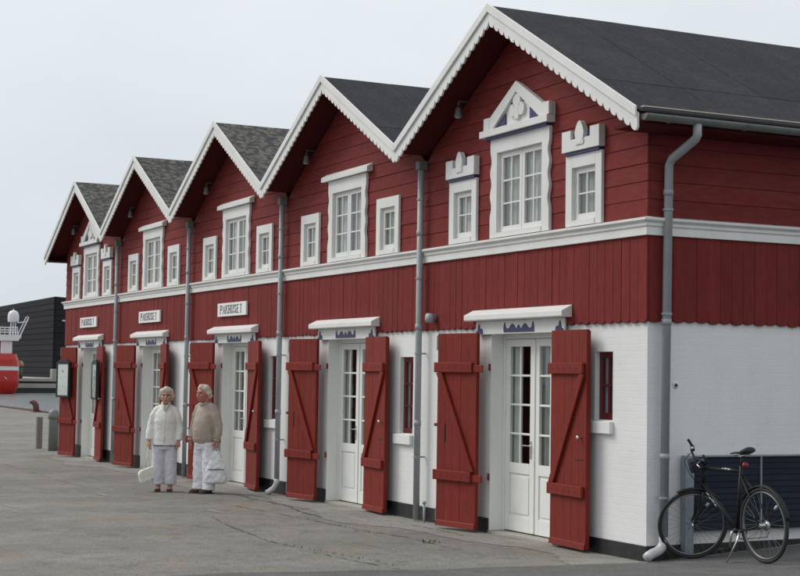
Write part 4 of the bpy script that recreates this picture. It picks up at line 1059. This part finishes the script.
def head(m, c, s=1.0):
    n0 = len(m.v)
    """c = centre of skull; face towards -y"""
    x, y, z = c
    m.ell((x, y+.012, z+.02), (.074*s, .094*s, .098*s)); m.ell((x, y-.022, z-.045), (.058*s, .068*s, .072*s)); m.ell((x, y-.045, z-.085), (.036, .036, .028))
    m.tube([(x, y-.080, z+.018), (x, y-.098, z-.012), (x, y-.106, z-.028), (x, y-.088, z-.034)], [.009, .012, .015, .010], 8)
    m.tube([(x-.05, y-.070, z+.028), (x, y-.086, z+.03), (x+.05, y-.070, z+.028)], .011, 8)
    m.tube([(x-.02, y-.083, z-.058), (x, y-.09, z-.058), (x+.02, y-.083, z-.058)], .0075, 6)
    for sg in (-1, 1):
        m.ell((x+sg*.076, y+.012, z-.008), (.012, .022, .034), 8, 6); m.ell((x+sg*.04, y-.058, z-.025), (.026, .026, .026), 8, 6)
    cc = Vector((x, y, z-.10)); m.v[n0:] = [tuple(cc+(Vector(p)-cc)*HS) for p in m.v[n0:]]
HS = 1.12
def scale_head(m, c):
    cc = Vector((c[0], c[1], c[2]-.10)); m.v = [tuple(cc+(Vector(p)-cc)*HS) for p in m.v]; return m
def face_bits(c, par):
    x, y, z = c
    for sg in (-1, 1): scale_head(MB().ell((x+sg*.031, y-.079, z+.008), (.012, .010, .007), 8, 6), c).build('eye', 'ink', par, True)
    scale_head(MB().tube([(x-.024, y-.089, z-.060), (x, y-.095, z-.062), (x+.024, y-.089, z-.060)], .004, 6), c).build('mouth', 'hook', par, True)

CAMXY = Vector((CAMLOC.x, CAMLOC.y, 0))
def facing(pos, turn):
    d = CAMXY-Vector((pos[0], pos[1], 0)); return atan2(d.y, d.x)+pi/2+turn      # local -y looks at the camera

# ---- woman: local -y is forward, local -x is to the left in the picture
WP = (-10.81, -1.52); gz0 = gh(*WP)
P1 = empty('person', (WP[0], WP[1], gz0), facing(WP, -.12)); tag(P1, 'person in cream jacket and lilac trousers standing with a white handbag', 'person')
b = MB(); hc = (.012, -.03, 1.485)
head(b, hc, .98)
b.tube([(.0, .012, 1.30), (.004, .0, 1.38), (.01, -.01, 1.45)], [.062, .054, .052], 14)
b.rings([(0, .02, .74, .15, .11), (0, .02, .85, .17, .125), (0, .01, 1.0, .155, .12), (0, .01, 1.15, .165, .12), (0, .02, 1.27, .15, .09), (0, .02, 1.33, .08, .06)])
b.tube([(-.13, .02, 1.26), (-.222, .028, 1.04), (-.243, -.01, .88), (-.240, -.04, .78)], [.04, .034, .030, .026], 12)
b.tube([(.13, .02, 1.26), (.215, .035, 1.04), (.226, .0, .88), (.218, -.03, .78)], [.04, .034, .030, .026], 12)
for s in (-1, 1): b.tube([(s*.085, .02, .80), (s*.09, .01, .45), (s*.092, .025, .12), (s*.092, .02, .06)], [.085, .058, .038, .042], 12); b.ell((s*.094, -.03, .045), (.042, .10, .035))
hand(b, (-.238, -.04, .785), (-.02, -.1, -1), (1, 0, 0), (0, -1, 0), .8)
hand(b, (.215, -.03, .785), (0, -.1, -1), (-1, 0, 0), (0, -1, 0), .5)
body = remesh(b.build('body', 'skin', P1, True), .0065, 3)
face_bits(hc, body)
h = MB(); x, y, z = hc
for (dx, dy, dz, r) in ((0, .02, .05, .088), (-.045, 0.0, .06, .055), (.045, 0.0, .06, .055), (0, -.03, .085, .055), (-.03, -.045, .078, .036), (.035, -.04, .08, .038), (0, .07, .02, .075), (-.07, .03, .0, .045), (.07, .03, .0, .045), (-.045, .075, -.03, .05), (.045, .075, -.03, .05), (-.073, .0, .03, .034), (.073, .0, .03, .034)):
    h.ell((x+dx, y+dy, z+dz), (r, r, r*.9), 10, 7)
remesh(scale_head(h, hc).build('hair', 'hair', P1, True), .008, 2, .016, .03)
j = MB()
j.rings([(0, .010, .722, .205, .155), (0, .015, .80, .20, .15), (0, .01, .95, .18, .14), (0, .005, 1.10, .182, .145), (0, .012, 1.20, .178, .132), (0, .02, 1.27, .15, .11), (0, .02, 1.32, .105, .085), (0, .012, 1.36, .076, .07)], 24)
j.tube([(-.06, .02, 1.315), (-.135, .022, 1.275), (-.185, .025, 1.18), (-.222, .03, 1.04), (-.243, -.01, .90), (-.248, -.03, .805)], [.05, .060, .066, .060, .055, .052], 14)
j.tube([(.06, .02, 1.315), (.135, .022, 1.275), (.18, .025, 1.18), (.214, .04, 1.04), (.226, .0, .90), (.226, -.02, .805)], [.05, .060, .066, .060, .055, .052], 14)
remesh(j.build('jacket', 'jacket', P1, True), .010, 5, .020, .09)
cl = MB(); cl.tube([(-.07, .04, 1.37), (-.055, -.035, 1.385), (-.02, -.095, 1.33), (.0, -.13, 1.26)], [.02, .024, .022, .008], 8, squash=(1, .5)); cl.tube([(.075, .04, 1.37), (.065, -.035, 1.385), (.04, -.095, 1.33), (.012, -.13, 1.26)], [.02, .024, .022, .008], 8, squash=(1, .5)); cl.tube([(-.07, .05, 1.37), (0, .085, 1.38), (.07, .05, 1.37)], .02, 8)
cl.build('collar', 'collar', P1, True)
zp = MB(); zp.tube([(.004, -.142, 1.25), (.004, -.158, 1.1), (.004, -.155, .95), (.004, -.156, .76)], .006, 6); zp.build('jacket_placket', 'jacket', P1, True)
tr = MB(); tr.rings([(0, .015, .66, .175, .13), (0, .015, .72, .18, .135), (0, .015, .79, .175, .13)])
for s in (-1, 1): tr.tube([(s*.085, .015, .74), (s*.092, .012, .55), (s*.098, .012, .30), (s*.100, .015, .115)], [.10, .10, .096, .094], 16)
remesh(tr.build('trousers', 'lilac', P1, True), .010, 2, .022, .07)
MB().rings([(0, .015, .712, .186, .138), (0, .015, .745, .190, .142)], 24).build('shirt_hem', 'navycloth', P1, True)
for s in (-1, 1):
    sm_ = MB(); sm_.ell((s*.094, -.035, .032), (.05, .118, .034), 14, 8); sm_.box(s*.094-.042, s*.094+.042, -.14, .07, .0, .014)
    remesh(sm_.build('shoe', 'shoebrown', P1, True), .008, 2)
# handbag hangs from her right hand
hp = P1.matrix_world if False else (Matrix.Translation((WP[0], WP[1], gz0)) @ Matrix.Rotation(facing(WP, -.12), 4, 'Z'))
hb = empty('handbag'); hb.matrix_world = hp @ Matrix.Translation((-.255, -.055, 0)) @ Matrix.Rotation(.35, 4, 'Z'); tag(hb, 'small cream handbag hanging low from the person in the cream jacket', 'handbag')
q = MB(); q.prism([(-.11, .135), (-.145, .27), (-.12, .325), (.07, .395), (.125, .385), (.135, .24), (.09, .195), (-.06, .13)], -.045, .045); bo = q.build('bag_body', 'bag', hb, bevel=.02)
MB().prism([(-.122, .315), (.07, .388), (.115, .375), (.11, .29), (-.10, .225)], -.05, -.046).build('flap', 'bag', hb, bevel=.002)
for s in (-1, 1): MB().tube([(s*.04-.03, s*.02, .34), (s*.012+.0, s*.012, .55), (.01, 0, .69)], .007, 8).build('strap', 'bag', hb, True)

# ---- man: turned to the left in the picture, carrier bag in his left hand
MP = (-10.28, -1.05); gz1 = gh(*MP); MR = facing(MP, -.85)
P2 = empty('person', (MP[0], MP[1], gz1), MR); tag(P2, 'person in beige jumper and white trousers standing with a carrier bag', 'person')
b = MB(); hc = (.0, -.045, 1.525)
head(b, hc, 1.03)
b.tube([(.0, .02, 1.34), (0, .0, 1.43), (0, -.02, 1.50)], [.07, .064, .06], 14)
b.rings([(0, .03, .76, .16, .12), (0, .02, .88, .165, .15), (0, .0, 1.03, .17, .165), (0, .01, 1.18, .185, .14), (0, .02, 1.30, .17, .10), (0, .02, 1.37, .09, .07)])
b.tube([(-.15, .02, 1.30), (-.245, .012, 1.07), (-.248, -.035, .90), (-.235, -.075, .80)], [.045, .04, .032, .028], 12)
b.tube([(.15, .02, 1.30), (.25, .055, 1.07), (.262, .045, .90), (.25, .025, .80)], [.045, .04, .032, .028], 12)
for s in (-1, 1): b.tube([(s*.09, .02, .82), (s*.10, .0, .45), (s*.105, .02, .12), (s*.105, .02, .06)], [.09, .06, .042, .045], 12); b.ell((s*.105, -.03, .045), (.045, .105, .036))
hand(b, (-.235, -.075, .805), (0, -.1, -1), (1, 0, 0), (0, -1, 0), .5, .185)
hand(b, (.25, .025, .805), (0, -.05, -1), (-1, 0, 0), (0, -1, 0), .95, .185)
body = remesh(b.build('body', 'skinman', P2, True), .0065, 3)
face_bits(hc, body)
h = MB(); x, y, z = hc
for (dx, dy, dz, r) in ((0, .025, .05, .092), (-.04, .0, .07, .055), (.04, .0, .07, .055), (0, -.03, .092, .048), (-.025, -.04, .085, .03), (.03, -.038, .086, .03), (0, .075, .02, .07), (-.07, .035, .01, .04), (.07, .035, .01, .04), (-.04, .08, -.03, .045), (.04, .08, -.03, .045)):
    h.ell((x+dx, y+dy, z+dz), (r, r, r*.9), 10, 7)
remesh(scale_head(h, hc).build('hair', 'hairman', P2, True), .008, 2, .014, .03)
j = MB()
j.rings([(0, .02, .74, .178, .152), (0, .015, .775, .18, .155), (0, .0, .84, .20, .178), (0, -.01, .98, .196, .182), (0, -.005, 1.12, .195, .165), (0, .01, 1.22, .19, .142), (0, .02, 1.31, .155, .11), (0, .02, 1.365, .11, .09), (0, .012, 1.40, .088, .08)], 24)
j.tube([(-.08, .02, 1.355), (-.155, .02, 1.315), (-.212, .02, 1.20), (-.248, .01, 1.05), (-.250, -.03, .92), (-.241, -.065, .845)], [.06, .072, .076, .068, .060, .048], 14)
j.tube([(.08, .02, 1.355), (.155, .02, 1.315), (.215, .03, 1.20), (.255, .055, 1.05), (.264, .05, .92), (.255, .03, .845)], [.06, .072, .076, .068, .060, .048], 14)
remesh(j.build('jumper', 'beige', P2, True), .010, 5, .018, .10)
MB().tube([(.095*cos(2*pi*i/20), .005+.085*sin(2*pi*i/20)-.01*0, 1.395-.025*(-sin(2*pi*i/20) > 0)*abs(sin(2*pi*i/20))) for i in range(20)], .014, 8, closed=True).build('neckband', 'beige', P2, True)
for s, (wx, wy) in ((-1, (-.240, -.068)), (1, (.254, .027))): MB().tube([(wx, wy, .845), (wx, wy-.005, .805)], [.052, .046], 14).build('cuff', 'beige', P2, True)
tr = MB(); tr.rings([(0, .025, .68, .18, .15), (0, .02, .76, .19, .16), (0, .015, .82, .18, .155)])
for s in (-1, 1): tr.tube([(s*.09, .02, .78), (s*.105, .01, .55), (s*.112, .005, .30), (s*.115, .01, .16), (s*.115, .0, .055)], [.115, .108, .102, .100, .105], 16)
remesh(tr.build('trousers', 'whitec', P2, True), .011, 2, .03, .07)
for s in (-1, 1):
    sm_ = MB(); sm_.ell((s*.112, -.05, .035), (.052, .135, .038), 14, 8); sm_.box(s*.112-.045, s*.112+.045, -.175, .08, .0, .016)
    remesh(sm_.build('shoe', 'shoebrown', P2, True), .008, 2)
mp2 = Matrix.Translation((MP[0], MP[1], gz1)) @ Matrix.Rotation(MR, 4, 'Z')
cb = empty('carrier_bag'); cb.matrix_world = mp2 @ Matrix.Translation((.255, .02, 0)) @ Matrix.Rotation(.75, 4, 'Z'); tag(cb, 'white plastic carrier bag held by the person in the beige jumper', 'carrier bag')
q = MB(); q.rings([(0, 0, .165, .15, .05), (0, 0, .18, .17, .07), (0, 0, .30, .172, .075), (0, 0, .42, .15, .06), (0, 0, .52, .115, .04), (0, 0, .60, .075, .025), (0, 0, .66, .04, .015)], 24)
remesh(q.build('bag_body', 'plastic', cb, True), .010, 2, .035, .06)
for s in (-1, 1): MB().tube([(s*.085, 0, .56), (s*.05, 0, .64), (s*.012, 0, .70), (0, 0, .715)], [.022, .016, .011, .010], 8, squash=(1, .5)).build('handle', 'plastic', cb, True)
MB().box(-.11, .13, -.079, -.0765, .375, .388).build('printed_line', 'ink', cb)

# ------------------------------------------------------------------ ground details
def gstrip(name, m, pts, wd, lift, kind='stuff', lab=None, parent=None):
    """thin irregular ribbon following the ground"""
    v = []; F = []
    P = []
    for (a, b) in zip(pts, pts[1:]):
        for i in range(12):
            s = i/12; P.append((a[0]+(b[0]-a[0])*s, a[1]+(b[1]-a[1])*s))
    P.append(pts[-1])
    for i, p in enumerate(P):
        q0 = P[max(i-1, 0)]; q1 = P[min(i+1, len(P)-1)]; d = Vector((q1[0]-q0[0], q1[1]-q0[1])).normalized(); n = Vector((-d.y, d.x))
        jx, jy = random.uniform(-.02, .02), random.uniform(-.02, .02); w1 = wd*random.choice((0, .25, .5, .9))
        for s in (-1, 1):
            x, y = p[0]+jx+n.x*s*w1/2, p[1]+jy+n.y*s*w1/2; v.append((x, y, gh(x, y)+lift))
    for i in range(len(P)-1): F.append((2*i, 2*i+1, 2*i+3, 2*i+2))
    o = MB().add(v, F).build(name, m, parent); o['kind'] = kind
    if lab: o['label'] = lab
    return o
def gpatch(name, m, c, rx, ry, rot, lift, lab, n=40, rough=.25, kind='structure'):
    v = [(c[0], c[1], gh(*c)+lift)]; F = []
    for ring in (.5, 1.0):
        for i in range(n):
            a = 2*pi*i/n; rr = 1 if ring < 1 else 1+rough*(.5*sin(3*a+c[0])+.3*sin(7*a+c[1])+.25*random.uniform(-1, 1))
            dx, dy = rx*ring*rr*cos(a), ry*ring*rr*sin(a)
            x = c[0]+dx*cos(rot)-dy*sin(rot); y = c[1]+dx*sin(rot)+dy*cos(rot); v.append((x, y, gh(x, y)+lift))
    for i in range(n):
        j = (i+1) % n; F.append((0, 1+i, 1+j)); F.append((1+i, 1+n+i, 1+n+j, 1+j))
    o = MB().add(v, F).build(name, m); tag(o, lab, kind=kind); return o
# pale concrete apron along the doors, with ragged outer edge
v = []; F = []; n = 160
for i in range(n+1):
    x = -23+(23.1)*i/n; e = -.75-.22*sin(x*.9)-.12*sin(x*2.3+1)-.05*random.random()
    v += [(x, .2, gh(x, 0)+.004), (x, e, gh(x, e)+.004)]
for i in range(n): F.append((2*i, 2*i+1, 2*i+3, 2*i+2))
tag(MB().add(v, F).build('pavement', 'slab'), 'pale concrete apron in front of the doors', kind='structure')
gstrip('ground_crack', 'crack', [(-9.0, -1.5), (-6.2, -1.35), (-4.6, -1.3), (-3.0, -1.15), (-1.6, -1.2)], .028, .0055, lab='dark dirt-filled crack along the doors')
gstrip('ground_crack', 'crack', [(-6.4, -2.3), (-4.8, -2.55), (-3.1, -2.75), (-1.6, -2.7), (-.3, -2.55)], .03, .0055, lab='dirt-filled crack running towards the road')
gstrip('ground_crack', 'crack', [(-20, -2.2), (-15, -2.4), (-11.5, -2.45)], .02, .0055, lab='fine crack in front of the far doors')
gpatch('worn_patch', 'chalk', (-12.0, -4.5), 1.3, .34, .1, .004, 'pale worn patch at the left of the yard')
for (x, y, a, l) in ((-8.6, -4.35, .1, .32), (-10.4, -2.6, .0, .3), (-7.0, -2.0, .05, .35)):
    gpatch('paint_mark', 'chalk', (x, y), l, .05, a, .0045, 'small faded white paint mark on the yard', 16, .3)
def tuft(x, y, n, r, h):
    m = MB()
    for i in range(n):
        a = random.uniform(0, 2*pi); d = random.uniform(0, r); bx, by = x+d*cos(a), y+d*sin(a); z = gh(bx, by)
        t_ = random.uniform(0, 2*pi); hh = h*random.uniform(.5, 1.2); wv = .006
        lx, ly = bx+hh*.7*cos(t_), by+hh*.7*sin(t_)
        m.add([(bx-wv*sin(t_), by+wv*cos(t_), z), (bx+wv*sin(t_), by-wv*cos(t_), z), ((bx+lx)/2+wv*sin(t_), (by+ly)/2-wv*cos(t_), z+hh*.7), ((bx+lx)/2-wv*sin(t_), (by+ly)/2+wv*cos(t_), z+hh*.7), (lx, ly, z+hh)], [(0, 1, 2, 3), (3, 2, 4)])
    o = m.build('weeds', 'weed'); o['kind'] = 'stuff'; o['label'] = 'sparse weeds growing from the cracked yard'
m_pts = [(-2.35, -1.15, 16, .10, .06)]
for (x, y, n, r, h) in m_pts: tuft(x, y, n, r, h)
def tufts(pts, lab):
    m = MB()
    for (x, y, n, r, h) in pts:
        for i in range(n):
            a = random.uniform(0, 2*pi); d = random.uniform(0, r); bx, by = x+d*cos(a), y+d*sin(a); z = gh(bx, by)
            t_ = random.uniform(0, 2*pi); hh = h*random.uniform(.4, 1.2); wv = .004
            lx, ly = bx+hh*.6*cos(t_), by+hh*.6*sin(t_)
            m.add([(bx-wv*sin(t_), by+wv*cos(t_), z), (bx+wv*sin(t_), by-wv*cos(t_), z), (lx, ly, z+hh)], [(0, 1, 2)])
    o = m.build('weeds', 'weed'); o['kind'] = 'stuff'; o['label'] = lab
tufts([(-5.4+.22*i, -1.32+.03*random.uniform(-1, 1), 5, .07, .035) for i in range(10)]+[(-3.0+.16*i, -2.74+.02*i, 4, .05, .03) for i in range(16)], 'sparse weeds along the yard cracks')
tufts([(.06+.02*random.random(), .25+.09*i, 5, .05, .11) for i in range(14)]+[(-4.6+.1*i, -.05, 3, .04, .07) for i in range(3)], 'dry weeds at the foot of the end wall')
gstrip('moss_line', 'moss', [(-10.2, -.62), (-9.0, -.75), (-7.6, -.72), (-6.6, -.95), (-5.6, -1.0)], .09, .006, lab='dark mossy dirt line in front of the second door')
gstrip('moss_line', 'moss', [(-4.3, -.42), (-3.5, -.40), (-2.9, -.46)], .05, .006, lab='dark dirt line below the nearest left shutter')
# two short stakes by the nearest front downpipe
t = empty('metal_stake', (-4.52, -.14, gh(-4.5, 0))); tag(t, 'short thin metal stake beside the nearest front downpipe', 'stake')
MB().tube([(0, 0, -.05), (0, 0, .24)], .016, 8).build('rod', 'zinc', t, True); MB().lathe([(.026, .24), (.026, .262), (.01, .275)], n=10).build('cap', 'zinc', t, True)
